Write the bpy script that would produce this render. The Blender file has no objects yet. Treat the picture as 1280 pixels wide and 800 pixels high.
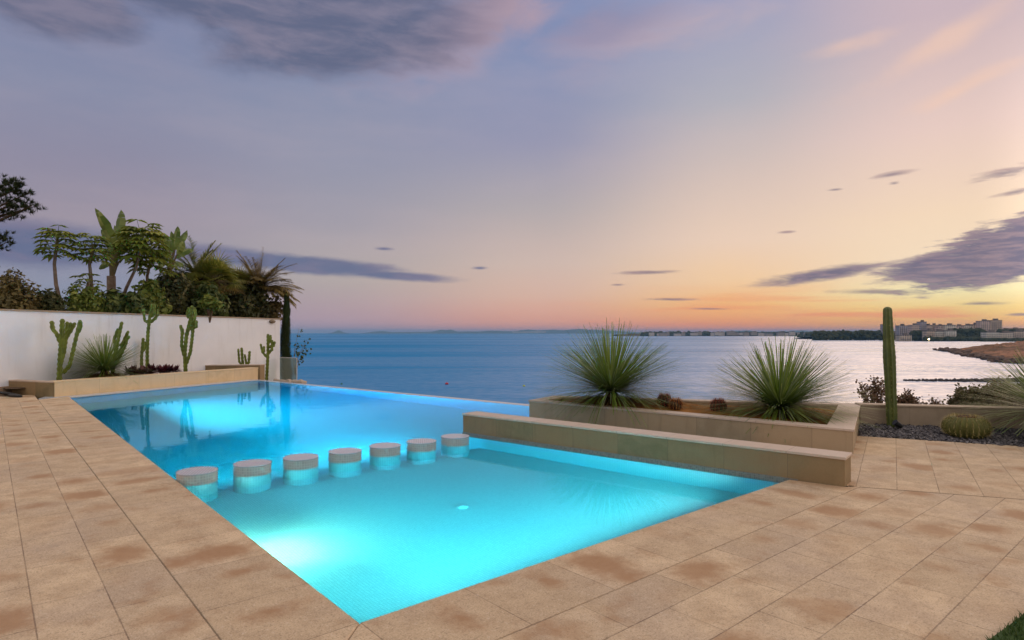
import bpy, bmesh, math, random
import numpy as np
from mathutils import Vector, Matrix, noise

random.seed(7)
rng = np.random.default_rng(7)
sc = bpy.context.scene
COL = sc.collection
R = math.radians
EYE = 1.6          # eye height above the pool water (z = 0)
F = 765.0          # focal length in photo pixels

# ------------------------------------------------------------------ camera
cam = bpy.data.cameras.new("camera")
camo = bpy.data.objects.new("camera", cam); COL.objects.link(camo)
camo.location = (0, 0, EYE); camo.rotation_euler = (R(90), 0, 0)
cam.sensor_width = 36; cam.lens = 36 * F / 1280
cam.shift_y = 16 / 1280
cam.clip_start = 0.05; cam.clip_end = 60000
sc.camera = camo

sc.view_settings.view_transform = 'Standard'
sc.view_settings.look = 'None'
sc.view_settings.gamma = 1
sc.view_settings.use_curve_mapping = False
sc.view_settings.exposure = 0.0
sc.cycles.max_bounces = 10
sc.cycles.transmission_bounces = 8
sc.cycles.transparent_max_bounces = 12
sc.cycles.diffuse_bounces = 4
sc.cycles.glossy_bounces = 4
sc.cycles.sample_clamp_indirect = 40
sc.cycles.caustics_reflective = False
sc.cycles.caustics_refractive = True
sc.cycles.blur_glossy = 0.5
sc.cycles.use_denoising = True

def lin(r, g, b):
    def f(c):
        c = c / 255.0
        return c / 12.92 if c <= 0.04045 else ((c + 0.055) / 1.055) ** 2.4
    return (f(r), f(g), f(b), 1.0)

def gp(px, py, z=0.0):
    """photo pixel lying on height z -> world point"""
    d = F * (EYE - z) / (py - 416.0)
    return Vector(((px - 640) / F * d, d, z))

def dp(px, py, d):
    """photo pixel at depth d -> world point"""
    return Vector(((px - 640) / F * d, d, EYE - (py - 416) / F * d))

# ------------------------------------------------------------------ node helper
class NT:
    def __init__(s, tree):
        s.t = tree; s.n = tree.nodes; s.l = tree.links
    def node(s, typ, **kw):
        n = s.n.new(typ)
        for k, v in kw.items():
            setattr(n, k, v)
        return n
    def link(s, a, b):
        s.l.new(a, b)
    def setin(s, n, i, v):
        if v is None: return
        if isinstance(v, bpy.types.NodeSocket): s.l.new(v, n.inputs[i])
        else: n.inputs[i].default_value = v
    def m(s, op, a, b=None, c=None, clamp=False):
        n = s.n.new('ShaderNodeMath'); n.operation = op; n.use_clamp = clamp
        s.setin(n, 0, a); s.setin(n, 1, b); s.setin(n, 2, c)
        return n.outputs[0]
    def ramp(s, fac, stops, interp='LINEAR'):
        n = s.n.new('ShaderNodeValToRGB'); n.color_ramp.interpolation = interp
        e = n.color_ramp.elements
        while len(e) > 1: e.remove(e[-1])
        e[0].position = stops[0][0]; e[0].color = stops[0][1]
        for p, c in stops[1:]:
            x = e.new(p); x.color = c
        s.setin(n, 0, fac)
        return n.outputs[0]
    def mix(s, fac, a, b, blend='MIX'):
        n = s.n.new('ShaderNodeMix'); n.data_type = 'RGBA'; n.blend_type = blend
        n.clamp_factor = True
        s.setin(n, 0, fac); s.setin(n, 6, a); s.setin(n, 7, b)
        return n.outputs[2]
    def smooth(s, v, a, b, lo=0.0, hi=1.0):
        n = s.n.new('ShaderNodeMapRange'); n.interpolation_type = 'SMOOTHSTEP'
        s.setin(n, 0, v); s.setin(n, 1, a); s.setin(n, 2, b); s.setin(n, 3, lo); s.setin(n, 4, hi)
        return n.outputs[0]
    def noise(s, vec, scale, detail=3, rough=0.55, dist=0.0):
        n = s.n.new('ShaderNodeTexNoise')
        if vec is not None: s.l.new(vec, n.inputs['Vector'])
        n.inputs['Scale'].default_value = scale; n.inputs['Detail'].default_value = detail
        n.inputs['Roughness'].default_value = rough; n.inputs['Distortion'].default_value = dist
        return n.outputs[0]
    def comb(s, x, y, z):
        n = s.n.new('ShaderNodeCombineXYZ'); s.setin(n, 0, x); s.setin(n, 1, y); s.setin(n, 2, z)
        return n.outputs[0]
    def bump(s, h, strength, dist=0.01):
        n = s.n.new('ShaderNodeBump'); n.inputs['Strength'].default_value = strength
        n.inputs['Distance'].default_value = dist; s.l.new(h, n.inputs['Height'])
        return n.outputs[0]

# ------------------------------------------------------------------ world sky
W = bpy.data.worlds.new("World"); sc.world = W; W.use_nodes = True
nt = NT(W.node_tree); nt.n.clear()
tc = nt.node('ShaderNodeTexCoord')
sep = nt.node('ShaderNodeSeparateXYZ'); nt.link(tc.outputs['Generated'], sep.inputs[0])
X, Y, Z = sep.outputs
az = nt.m('ARCTAN2', X, Y)
hyp = nt.m('SQRT', nt.m('ADD', nt.m('MULTIPLY', X, X), nt.m('MULTIPLY', Y, Y)))
tl = nt.m('DIVIDE', Z, nt.m('MAXIMUM', hyp, 0.001))
def azt(px, py):
    x = (px - 640) / F
    return math.atan(x), (416 - py) / F / math.sqrt(1 + x * x)
tt = nt.m('MULTIPLY', tl, 1.25, clamp=True)      # 0..0.8 tan elevation -> 0..1
def col_ramp(px, rows):
    st = []
    for py, c in sorted(rows, key=lambda q: -q[0]):
        st.append((min(1, max(0, azt(px, py)[1] * 1.25)), lin(*c)))
    return nt.ramp(tt, st)
rL = col_ramp(60, [(416, (146,144,168)), (385, (146,148,170)), (340, (142,142,166)), (270, (156,144,162)), (200, (148,140,164)), (100, (138,140,170)), (0, (126,132,168))])
rC = col_ramp(420, [(416, (178,142,160)), (400, (186,152,164)), (350, (184,168,168)), (280, (168,158,172)), (200, (152,150,174)), (100, (136,142,174)), (0, (124,134,172))])
rM = col_ramp(680, [(416, (222,142,128)), (402, (232,160,138)), (370, (224,180,164)), (330, (212,184,176)), (260, (184,170,176)), (180, (156,152,180)), (80, (136,144,182)), (0, (130,140,182))])
rR = col_ramp(930, [(416, (252,138,88)), (400, (254,164,104)), (380, (255,190,122)), (350, (252,206,164)), (300, (243,208,188)), (220, (220,194,188)), (120, (182,176,190)), (0, (158,158,192))])
rS = col_ramp(1220, [(416, (255,152,70)), (402, (255,184,100)), (385, (255,212,132)), (362, (255,234,182)), (330, (255,224,196)), (260, (252,218,192)), (150, (238,204,198)), (40, (214,186,192)), (0, (206,180,192))])
c = nt.mix(nt.smooth(az, -0.60, -0.26), rL, rC)
c = nt.mix(nt.smooth(az, -0.30, 0.06), c, rM)
c = nt.mix(nt.smooth(az, 0.04, 0.36), c, rR)
c = nt.mix(nt.smooth(az, 0.34, 0.62), c, rS)
c = nt.mix(nt.smooth(az, 1.0, 1.7), c, rC)
# faint salmon bands low in the west
vst = nt.comb(nt.m('MULTIPLY', az, 3.0), nt.m('MULTIPLY', tl, 46.0), 0.0)
bandn = nt.noise(vst, 1.3, 3, 0.5)
bm = nt.m('MULTIPLY', nt.smooth(bandn, 0.46, 0.66), nt.m('MULTIPLY', nt.smooth(az, 0.02, 0.3), nt.smooth(tl, 0.085, 0.02)))
c = nt.mix(nt.m('MULTIPLY', bm, 0.75), c, lin(250, 150, 108))
# broad soft mottling so the gradient is not perfect
mot = nt.noise(nt.comb(nt.m('MULTIPLY', az, 2.0), nt.m('MULTIPLY', tl, 7.0), 3.0), 1.6, 5, 0.6)
c = nt.mix(nt.m('MULTIPLY', nt.smooth(mot, 0.35, 0.8), 0.10), c, lin(232, 196, 196))
# clouds: ellipses on the sky broken up by noise
nv1 = nt.comb(nt.m('MULTIPLY', az, 6.0), nt.m('MULTIPLY', tl, 20.0), 0.0)
n1 = nt.noise(nv1, 1.5, 7, 0.62, 0.3)
n2 = nt.noise(nt.comb(nt.m('MULTIPLY', az, 10.0), nt.m('MULTIPLY', tl, 60.0), 5.0), 2.2, 8, 0.66, 0.3)
nbig = nt.noise(nt.comb(nt.m('MULTIPLY', az, 3.0), nt.m('MULTIPLY', tl, 6.0), 9.0), 1.8, 7, 0.58, 0.4)
def cloud(px, py, rx, ry, tilt=0.0, soft=0.5, amp=1.0, nz=None, flat=False):
    a0, t0 = azt(px, py)
    ax = abs(azt(px + rx, py)[0] - azt(px - rx, py)[0]) / 2
    ty = ry / F * math.cos(a0)
    da = nt.m('SUBTRACT', az, a0); dt = nt.m('SUBTRACT', tl, t0)
    dt = nt.m('SUBTRACT', dt, nt.m('MULTIPLY', da, tilt))
    e1 = nt.m('DIVIDE', da, ax); e2 = nt.m('DIVIDE', dt, ty)
    if flat:  # flatter underside
        e2 = nt.m('MAXIMUM', e2, nt.m('MULTIPLY', e2, -1.9))
    r = nt.m('SQRT', nt.m('ADD', nt.m('MULTIPLY', e1, e1), nt.m('MULTIPLY', e2, e2)))
    r = nt.m('ADD', r, nt.m('MULTIPLY', nt.m('SUBTRACT', nz if nz is not None else n1, 0.5), -2.6 * amp))
    return nt.smooth(r, 1.0, 1.0 - soft)
def comb_max(ms):
    r = ms[0]
    for q in ms[1:]: r = nt.m('MAXIMUM', r, q)
    return r
# high veil, pinkish
pink = comb_max([cloud(780, 45, 190, 50, 0.12, 1.0, 0.9, nbig), cloud(1190, 45, 170, 26, 0.45, 1.0, 0.7, nbig), cloud(560, 60, 160, 60, 0.35, 0.9, 0.7, nbig), cloud(1060, 55, 90, 20, 0.1, 1.0, 0.9, nbig), cloud(1200, 112, 90, 16, 0.35, 1.0, 0.9, nbig)])
pc = nt.mix(nt.smooth(az, 0.1, 0.6), lin(186, 160, 178), lin(250, 204, 184))
c = nt.mix(nt.m('MULTIPLY', pink, 0.55), c, pc)
topc = comb_max([cloud(330, -15, 450, 84, -0.02, 0.45, 0.55, nbig), cloud(420, 48, 200, 62, 0.06, 0.55, 0.5, nbig), cloud(60, -5, 160, 66, 0.0, 0.5, 0.5, nbig), cloud(570, 25, 180, 50, 0.15, 0.6, 0.65, nbig)])
tcol = nt.mix(nt.smooth(n1, 0.35, 0.7), lin(96, 100, 130), lin(132, 124, 148))
tcol = nt.mix(nt.smooth(az, -0.16, 0.06), tcol, lin(186, 156, 172))
c = nt.mix(nt.m('MULTIPLY', topc, 0.88), c, tcol)
veil = cloud(760, 30, 120, 34, 0.1, 0.9, 0.9, nbig)
c = nt.mix(nt.m('MULTIPLY', veil, 0.45), c, lin(138, 134, 168))
low = comb_max([cloud(45, 306, 210, 38, 0.0, 0.6, 0.4), cloud(300, 322, 110, 17, -0.08, 0.7, 0.4), cloud(385, 331, 150, 15, -0.06, 0.5, 0.45), cloud(485, 344, 110, 8, -0.05, 0.7, 0.5), cloud(215, 318, 120, 9, -0.05, 0.9, 0.6),
                cloud(480, 311, 16, 3, 0, 1, 0.4), cloud(600, 335, 14, 3, 0, 1, 0.4)])
lcol = nt.mix(nt.smooth(n1, 0.4, 0.68), lin(98, 106, 142), lin(124, 116, 146))
c = nt.mix(nt.m('MULTIPLY', low, 0.9), c, lcol)
rt = comb_max([cloud(1290, 318, 200, 62, 0.24, 0.3, 0.5, n2, True), cloud(1310, 288, 160, 40, 0.34, 0.45, 0.5, n2), cloud(1220, 332, 170, 26, 0.04, 0.4, 0.4, n2), cloud(1030, 343, 115, 11, 0.13, 0.7, 0.5, n2)])
rb = comb_max([cloud(1105, 365, 82, 5, -0.04, 0.8, 0.62, n2), cloud(1115, 218, 36, 5, 0.06, 1.0, 0.5, n2), cloud(1118, 229, 10, 3, 0, 1.0, 0.4, n2),
               cloud(1230, 379, 40, 3.4, 0.02, 0.8, 0.62, n2), cloud(1275, 393, 24, 3, 0, 0.8, 0.3, n2), cloud(810, 340.5, 52, 3.4, 0.0, 0.8, 0.62, n2), cloud(772, 356, 12, 2, 0, 1, 0.3, n2),
               cloud(838, 374, 38, 2.6, -0.01, 0.8, 0.62, n2), cloud(886, 386, 32, 1.8, -0.02, 1, 0.3, n2), cloud(984, 290, 15, 2.5, 0, 1, 0.4, n2), cloud(1258, 216, 70, 9, 0.1, 1, 0.9, n2), cloud(1044, 237, 14, 2.5, 0, 1, .4, n2),
               cloud(1270, 240, 40, 5, 0.1, 1, 0.6, n2), cloud(1160, 325, 60, 6, 0.2, 1.0, 0.9, n2)])
rcol = nt.mix(nt.smooth(n2, 0.42, 0.62), lin(112, 100, 126), lin(150, 118, 134))
c = nt.mix(nt.m('MULTIPLY', rb, 0.72), c, rcol)
rcol2 = nt.mix(nt.smooth(n2, 0.40, 0.64), lin(104, 98, 128), lin(150, 126, 142))
c = nt.mix(nt.m('MULTIPLY', rt, 0.93), c, rcol2)
# unseen sky behind the photographer and overhead, brightened to light the terrace
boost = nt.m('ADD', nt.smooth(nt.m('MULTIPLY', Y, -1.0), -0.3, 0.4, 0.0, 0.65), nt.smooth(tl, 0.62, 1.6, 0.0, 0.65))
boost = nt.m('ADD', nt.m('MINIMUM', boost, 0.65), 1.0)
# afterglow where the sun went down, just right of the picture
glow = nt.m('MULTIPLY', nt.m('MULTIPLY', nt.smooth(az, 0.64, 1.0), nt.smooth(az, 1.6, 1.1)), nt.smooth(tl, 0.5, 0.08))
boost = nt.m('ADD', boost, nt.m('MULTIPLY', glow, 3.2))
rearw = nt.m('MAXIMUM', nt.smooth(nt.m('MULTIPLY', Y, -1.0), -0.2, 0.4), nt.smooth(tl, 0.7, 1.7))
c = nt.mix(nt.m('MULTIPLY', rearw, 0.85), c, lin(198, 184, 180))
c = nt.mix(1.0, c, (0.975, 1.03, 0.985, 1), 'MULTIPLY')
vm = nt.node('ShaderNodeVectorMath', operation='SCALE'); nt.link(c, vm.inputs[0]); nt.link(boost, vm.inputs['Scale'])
SUN_EL, SUN_AZ = 14.0, 52.0      # glow of the sunset: right of the picture
sky = nt.node('ShaderNodeTexSky'); sky.sky_type = 'NISHITA'; sky.sun_disc = False
sky.sun_elevation = R(1.0); sky.sun_rotation = R(SUN_AZ)
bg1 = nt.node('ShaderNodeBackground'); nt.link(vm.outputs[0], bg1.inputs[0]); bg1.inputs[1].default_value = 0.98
bg2 = nt.node('ShaderNodeBackground'); nt.link(sky.outputs[0], bg2.inputs[0]); bg2.inputs[1].default_value = 0.002
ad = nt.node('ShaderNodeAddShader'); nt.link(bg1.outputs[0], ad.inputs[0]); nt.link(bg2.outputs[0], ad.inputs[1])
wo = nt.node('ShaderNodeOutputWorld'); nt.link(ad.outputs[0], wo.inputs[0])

# ------------------------------------------------------------------ sun (last glow, very soft)
sl = bpy.data.lights.new("sun", 'SUN'); sl.energy = 0.8; sl.angle = R(60); sl.color = (1.0, 0.70, 0.44)
so = bpy.data.objects.new("sun", sl); COL.objects.link(so)
sd = Vector((math.sin(R(SUN_AZ)) * math.cos(R(SUN_EL)), math.cos(R(SUN_AZ)) * math.cos(R(SUN_EL)), math.sin(R(SUN_EL))))
so.rotation_euler = sd.to_track_quat('Z', 'Y').to_euler()

# ------------------------------------------------------------------ object helpers
def tag(o, label=None, cat=None, group=None, kind=None):
    if label: o["label"] = label
    if cat: o["category"] = cat
    if group: o["group"] = group
    if kind: o["kind"] = kind
    return o
def thing(name, label, cat, loc=(0, 0, 0), rz=0.0, group=None):
    o = bpy.data.objects.new(name, None); COL.objects.link(o)
    o.location = loc; o.rotation_euler = (0, 0, rz); o.empty_display_size = 0.1
    return tag(o, label, cat, group)

class MB:
    def __init__(s): s.v = []; s.f = []; s.uv = []
    def add(s, vs, fs, uvs=None):
        b = len(s.v); s.v.extend([tuple(q) for q in vs])
        for i, f in enumerate(fs):
            s.f.append(tuple(b + k for k in f))
            s.uv.append(uvs[i] if uvs else None)
    def box(s, c, size, rz=0.0):
        cx, cy, cz = c; hx, hy, hz = size[0] / 2, size[1] / 2, size[2] / 2
        ca, sa = math.cos(rz), math.sin(rz)
        vs = []
        for z in (-hz, hz):
            for x, y in ((-hx, -hy), (hx, -hy), (hx, hy), (-hx, hy)):
                vs.append((cx + x * ca - y * sa, cy + x * sa + y * ca, cz + z))
        s.add(vs, [(3, 2, 1, 0), (4, 5, 6, 7), (0, 1, 5, 4), (1, 2, 6, 5), (2, 3, 7, 6), (3, 0, 4, 7)])
    def tube(s, pts, radii, n=8, cap=True):
        pts = [Vector(p) for p in pts]; rings = []
        up = Vector((0, 0, 1)); pa = None
        for i, p in enumerate(pts):
            t = (pts[min(i + 1, len(pts) - 1)] - pts[max(i - 1, 0)]).normalized()
            if pa is None:
                a = t.cross(Vector((0.13, 1, 0.07))).normalized()
            else:
                a = (pa - t * pa.dot(t)).normalized()
            pa = a; b = t.cross(a)
            r = radii[i] if hasattr(radii, '__len__') else radii
            rings.append([p + (a * math.cos(2 * math.pi * k / n) + b * math.sin(2 * math.pi * k / n)) * r for k in range(n)])
        vs = [q for rg in rings for q in rg]; fs = []
        for i in range(len(rings) - 1):
            for k in range(n):
                k2 = (k + 1) % n
                fs.append((i * n + k, i * n + k2, (i + 1) * n + k2, (i + 1) * n + k))
        if cap:
            fs.append(tuple(range(n))[::-1]); fs.append(tuple((len(rings) - 1) * n + k for k in range(n)))
        s.add(vs, fs)
    def build(s, name, mat, parent=None, smooth=False, bevel=0.0):
        me = bpy.data.meshes.new(name); me.from_pydata(s.v, [], s.f)
        if any(u is not None for u in s.uv):
            uvl = me.uv_layers.new(name="UVMap"); k = 0
            for i, f in enumerate(s.f):
                u = s.uv[i]
                for j in range(len(f)):
                    if u is not None: uvl.data[k].uv = u[j]
                    k += 1
        if mat: me.materials.append(mat)
        if smooth: me.polygons.foreach_set('use_smooth', [True] * len(me.polygons))
        me.update()
        o = bpy.data.objects.new(name, me); COL.objects.link(o)
        if parent is not None:
            o.parent = parent
        if bevel > 0:
            b = o.modifiers.new('bevel', 'BEVEL'); b.width = bevel; b.segments = 2; b.limit_method = 'ANGLE'
        return o

def prism_mb(mb, pts, z0, z1, a=Vector((1, 0)), b=Vector((0, 1)), org=Vector((0, 0)), caps=True, top_only=False, s0=0.0):
    """vertical prism over a 2-D outline; UVs are metres: top in frame (a, b), sides along the edge"""
    pts = [Vector((p[0], p[1])) for p in pts]
    area = sum(pts[i].x * pts[(i + 1) % len(pts)].y - pts[(i + 1) % len(pts)].x * pts[i].y for i in range(len(pts)))
    if area < 0: pts = pts[::-1]
    n = len(pts)
    vs = [(p.x, p.y, z0) for p in pts] + [(p.x, p.y, z1) for p in pts]
    tu = [((p - org).dot(a), (p - org).dot(b)) for p in pts]
    fs = [tuple(range(n, 2 * n))]; uv = [tu]
    if not top_only:
        fs.append(tuple(range(n))[::-1]); uv.append(tu[::-1])
        for i in range(n):
            j = (i + 1) % n; L = (pts[j] - pts[i]).length
            fs.append((i, j, n + j, n + i)); uv.append([(s0, z0), (s0 + L, z0), (s0 + L, z1), (s0, z1)])
    mb.add(vs, fs, uv)

# ------------------------------------------------------------------ materials
def new_mat(name):
    m = bpy.data.materials.new(name); m.use_nodes = True
    t = NT(m.node_tree); t.n.clear()
    p = t.node('ShaderNodeBsdfPrincipled'); o = t.node('ShaderNodeOutputMaterial')
    t.link(p.outputs[0], o.inputs[0])
    return m, t, p, o
def texc(t, kind='Object'):
    return t.node('ShaderNodeTexCoord').outputs[kind]

def simple(name, c1, c2=None, rough=0.7, scale=6.0, bump=0.2, spec=0.3, bscale=None, bdist=0.01):
    m, t, p, o = new_mat(name)
    v = texc(t)
    if c2 is None: c2 = tuple(q * 0.75 for q in c1)
    n = t.noise(v, scale, 5, 0.6)
    t.link(t.mix(t.smooth(n, 0.3, 0.7), (*c1, 1), (*c2, 1)), p.inputs['Base Color'])
    p.inputs['Roughness'].default_value = rough
    p.inputs['Specular IOR Level'].default_value = spec
    if bump:
        t.link(t.bump(t.noise(v, bscale or scale * 4, 4, 0.6), bump, bdist), p.inputs['Normal'])
    return m

def leafmat(name, c1, c2, c3=None, rough=0.5, trans=0.25, tip=None):
    """leaf colours vary from leaf to leaf"""
    m, t, p, o = new_mat(name)
    g = t.node('ShaderNodeNewGeometry')
    st = [(0.0, (*c1, 1)), (0.55, (*c2, 1))]
    if c3: st.append((1.0, (*c3, 1)))
    base = t.ramp(g.outputs['Random Per Island'], st)
    n = t.noise(texc(t), 1.7, 3, 0.5)
    base = t.mix(t.smooth(n, 0.35, 0.7, 0.0, 0.5), base, (*[q * 0.55 for q in c1], 1))
    t.link(base, p.inputs['Base Color'])
    p.inputs['Roughness'].default_value = rough
    p.inputs['Specular IOR Level'].default_value = 0.35
    tr = t.node('ShaderNodeBsdfTranslucent'); t.link(base, tr.inputs[0])
    mx = t.node('ShaderNodeMixShader'); mx.inputs[0].default_value = trans
    t.link(p.outputs[0], mx.inputs[1]); t.link(tr.outputs[0], mx.inputs[2])
    t.link(mx.outputs[0], o.inputs[0])
    return m

def paving(name, w, h, offset=True, joint=0.0045, base=((0.74, 0.55, 0.345), (0.54, 0.385, 0.235)), stain=((0.37, 0.195, 0.09)), stain_amt=0.8, sx=3.4, sy=1.7):
    """sandstone slabs with dark joints and drying-water stains; UVs in metres"""
    m, t, p, o = new_mat(name)
    uv = texc(t, 'UV'); s = t.node('ShaderNodeSeparateXYZ'); t.link(uv, s.inputs[0])
    u, v = s.outputs[0], s.outputs[1]
    row = t.m('FLOOR', t.m('DIVIDE', v, h)); fv = t.m('FRACT', t.m('DIVIDE', v, h))
    uu = t.m('DIVIDE', u, w)
    if offset:
        uu = t.m('ADD', uu, t.m('MULTIPLY', t.m('FLOORED_MODULO', row, 2.0), 0.5))
    colm = t.m('FLOOR', uu); fu = t.m('FRACT', uu)
    wn = t.node('ShaderNodeTexWhiteNoise', noise_dimensions='2D'); t.link(t.comb(colm, row, 0), wn.inputs['Vector'])
    rnd = wn.outputs['Value']; rc = t.node('ShaderNodeSeparateColor'); t.link(wn.outputs['Color'], rc.inputs[0])
    du = t.m('MULTIPLY', t.m('MINIMUM', fu, t.m('SUBTRACT', 1.0, fu)), w * 1.2)
    dv = t.m('MULTIPLY', t.m('MINIMUM', fv, t.m('SUBTRACT', 1.0, fv)), h)
    wob = t.m('MULTIPLY', t.m('SUBTRACT', t.noise(uv, 30, 3), 0.5), 0.007)
    dj = t.m('ADD', t.m('MINIMUM', du, dv), wob)
    jm = t.smooth(dj, joint * 0.35, joint * 1.1, 1.0, 0.0)
    fine = t.noise(uv, 95, 5, 0.75); mid = t.noise(uv, 5, 5, 0.6); patch = t.noise(uv, 1.1, 4, 0.6)
    b = t.mix(t.smooth(mid, 0.3, 0.72), (*base[0], 1), (*base[1], 1))
    b = t.mix(t.m('MULTIPLY', rnd, 0.45), b, (*[q * 0.78 for q in base[1]], 1))
    b = t.mix(t.m('MULTIPLY', t.smooth(patch, 0.42, 0.7), 0.3), b, (0.42, 0.33, 0.27, 1))
    b = t.mix(t.m('MULTIPLY', t.smooth(fine, 0.52, 0.70), 0.55), b, (0.80, 0.66, 0.50, 1))
    b = t.mix(t.m('MULTIPLY', t.smooth(fine, 0.48, 0.33), 0.75), b, (0.20, 0.13, 0.08, 1))
    pit = t.noise(uv, 30, 4, 0.7)
    b = t.mix(t.m('MULTIPLY', t.smooth(pit, 0.47, 0.34), 0.42), b, (0.30, 0.21, 0.135, 1))
    b = t.mix(t.m('MULTIPLY', t.smooth(pit, 0.56, 0.68), 0.30), b, (0.76, 0.64, 0.50, 1))
    # stain: soft oval inside each slab
    nd = t.m('MULTIPLY', t.m('SUBTRACT', t.noise(uv, 4.2, 5, 0.65), 0.5), 2.0)
    su = t.m('MULTIPLY', t.m('SUBTRACT', fu, t.m('ADD', 0.30, t.m('MULTIPLY', rc.outputs[0], 0.40))), sx)
    sv = t.m('MULTIPLY', t.m('SUBTRACT', fv, t.m('ADD', 0.30, t.m('MULTIPLY', rc.outputs[1], 0.40))), sy)
    nd = t.m('ADD', nd, t.m('MULTIPLY', t.m('SUBTRACT', rnd, 0.5), 0.7))
    rr = t.m('ADD', t.m('SQRT', t.m('ADD', t.m('MULTIPLY', su, su), t.m('MULTIPLY', sv, sv))), nd)
    sm = t.m('MULTIPLY', t.smooth(rr, 1.1, 0.1), t.smooth(rc.outputs[2], 0.1, 0.9, 0.0, 1.0))
    sm = t.m('MAXIMUM', sm, t.m('MULTIPLY', t.smooth(t.noise(uv, 2.6, 5, 0.62), 0.54, 0.74), 0.7))
    sm = t.m('MULTIPLY', sm, t.smooth(fine, 0.30, 0.55, 0.6, 1.0))
    b = t.mix(t.m('MULTIPLY', sm, stain_amt), b, (*stain, 1))
    b = t.mix(t.m('MULTIPLY', jm, t.smooth(t.noise(uv, 2.3, 3), 0.3, 0.7, 0.25, 0.72)), b, (0.12, 0.075, 0.05, 1))
    t.link(b, p.inputs['Base Color'])
    p.inputs['Roughness'].default_value = 0.75; p.inputs['Specular IOR Level'].default_value = 0.25
    hgt = t.m('ADD', t.m('MULTIPLY', fine, 0.35), t.m('MULTIPLY', t.m('SUBTRACT', 1.0, jm), 1.0))
    hgt = t.m('ADD', hgt, t.m('MULTIPLY', t.noise(uv, 60, 3, 0.6), 0.5))
    t.link(t.bump(hgt, 0.6, 0.004), p.inputs['Normal'])
    return m

def cladding(name, w, c1, c2, c3, wobble=1.0, rough=0.6):
    """stone slabs standing on edge, hairline joints every w metres"""
    m, t, p, o = new_mat(name)
    uv = texc(t, 'UV'); s = t.node('ShaderNodeSeparateXYZ'); t.link(uv, s.inputs[0])
    uu = t.m('DIVIDE', s.outputs[0], w); colm = t.m('FLOOR', uu); fu = t.m('FRACT', uu)
    wn = t.node('ShaderNodeTexWhiteNoise', noise_dimensions='1D'); t.link(colm, wn.inputs['W'])
    v3 = t.comb(t.m('ADD', s.outputs[0], t.m('MULTIPLY', colm, 7.3)), s.outputs[1], 0.0)
    a = t.noise(v3, 3.5, 5, 0.65, 0.6); f = t.noise(uv, 60, 4, 0.7)
    b = t.mix(t.smooth(a, 0.3, 0.7), (*c1, 1), (*c2, 1))
    b = t.mix(t.m('MULTIPLY', wn.outputs['Value'], 0.85), b, (*c3, 1))
    b = t.mix(t.m('MULTIPLY', t.smooth(t.noise(t.comb(t.m('MULTIPLY', s.outputs[0], 9.0), t.m('MULTIPLY', s.outputs[1], 1.2), 2.0), 1.0, 4, 0.6), 0.5, 0.8), 0.35), b, (*[q * 0.6 for q in c2], 1))
    b = t.mix(t.m('MULTIPLY', t.smooth(f, 0.5, 0.75), 0.25), b, (*[q * 1.35 for q in c1], 1))
    du = t.m('MULTIPLY', t.m('MINIMUM', fu, t.m('SUBTRACT', 1.0, fu)), w)
    jm = t.smooth(du, 0.0012, 0.0035, 1.0, 0.0)
    b = t.mix(t.m('MULTIPLY', jm, 0.55), b, (0.10, 0.07, 0.05, 1))
    t.link(b, p.inputs['Base Color']); p.inputs['Roughness'].default_value = rough
    p.inputs['Specular IOR Level'].default_value = 0.3
    t.link(t.bump(t.m('ADD', f, t.m('MULTIPLY', jm, -2.0)), 0.25, 0.003), p.inputs['Normal'])
    return m

def mosaic(name, size, c1, c2, grout, rough=0.25, joint=0.12, spec=0.5):
    m, t, p, o = new_mat(name)
    uv = texc(t, 'UV'); s = t.node('ShaderNodeSeparateXYZ'); t.link(uv, s.inputs[0])
    a = t.m('DIVIDE', s.outputs[0], size); b_ = t.m('DIVIDE', s.outputs[1], size)
    fa, fb = t.m('FRACT', a), t.m('FRACT', b_)
    d = t.m('MINIMUM', t.m('MINIMUM', fa, t.m('SUBTRACT', 1.0, fa)), t.m('MINIMUM', fb, t.m('SUBTRACT', 1.0, fb)))
    jm = t.smooth(d, joint * 0.4, joint, 1.0, 0.0)
    wn = t.node('ShaderNodeTexWhiteNoise', noise_dimensions='2D'); t.link(t.comb(t.m('FLOOR', a), t.m('FLOOR', b_), 0), wn.inputs['Vector'])
    b = t.mix(wn.outputs['Value'], (*c1, 1), (*c2, 1)); b = t.mix(jm, b, (*grout, 1))
    t.link(b, p.inputs['Base Color']); t.link(t.smooth(jm, 0, 1, rough, 0.8), p.inputs['Roughness'])
    p.inputs['Specular IOR Level'].default_value = spec
    t.link(t.bump(t.m('SUBTRACT', 1.0, jm), 0.4, 0.002), p.inputs['Normal'])
    return m

M_PAVE = paving('sandstone_paving', 0.70, 0.35)
M_COPE = paving('sandstone_coping', 0.68, 0.62, offset=False, stain_amt=0.85, sx=4.0, sy=1.7)
M_SOFFIT = simple('pale_stone', (0.50, 0.42, 0.32), (0.42, 0.34, 0.25), 0.6, 8)
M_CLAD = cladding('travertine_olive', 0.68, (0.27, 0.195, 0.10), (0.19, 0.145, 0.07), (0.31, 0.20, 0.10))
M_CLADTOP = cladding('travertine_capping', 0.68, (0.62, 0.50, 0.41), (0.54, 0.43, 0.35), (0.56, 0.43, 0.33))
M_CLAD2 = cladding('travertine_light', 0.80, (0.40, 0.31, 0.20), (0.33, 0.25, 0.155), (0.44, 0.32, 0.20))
M_LEDGE_LIT = cladding('limestone_lit', 1.1, (0.72, 0.52, 0.29), (0.62, 0.44, 0.24), (0.68, 0.50, 0.30))  # ledge stone with the warm light on its face put into the colour
M_LOWW = cladding('limestone_pale', 0.75, (0.40, 0.31, 0.22), (0.33, 0.25, 0.175), (0.37, 0.28, 0.20))
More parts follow.
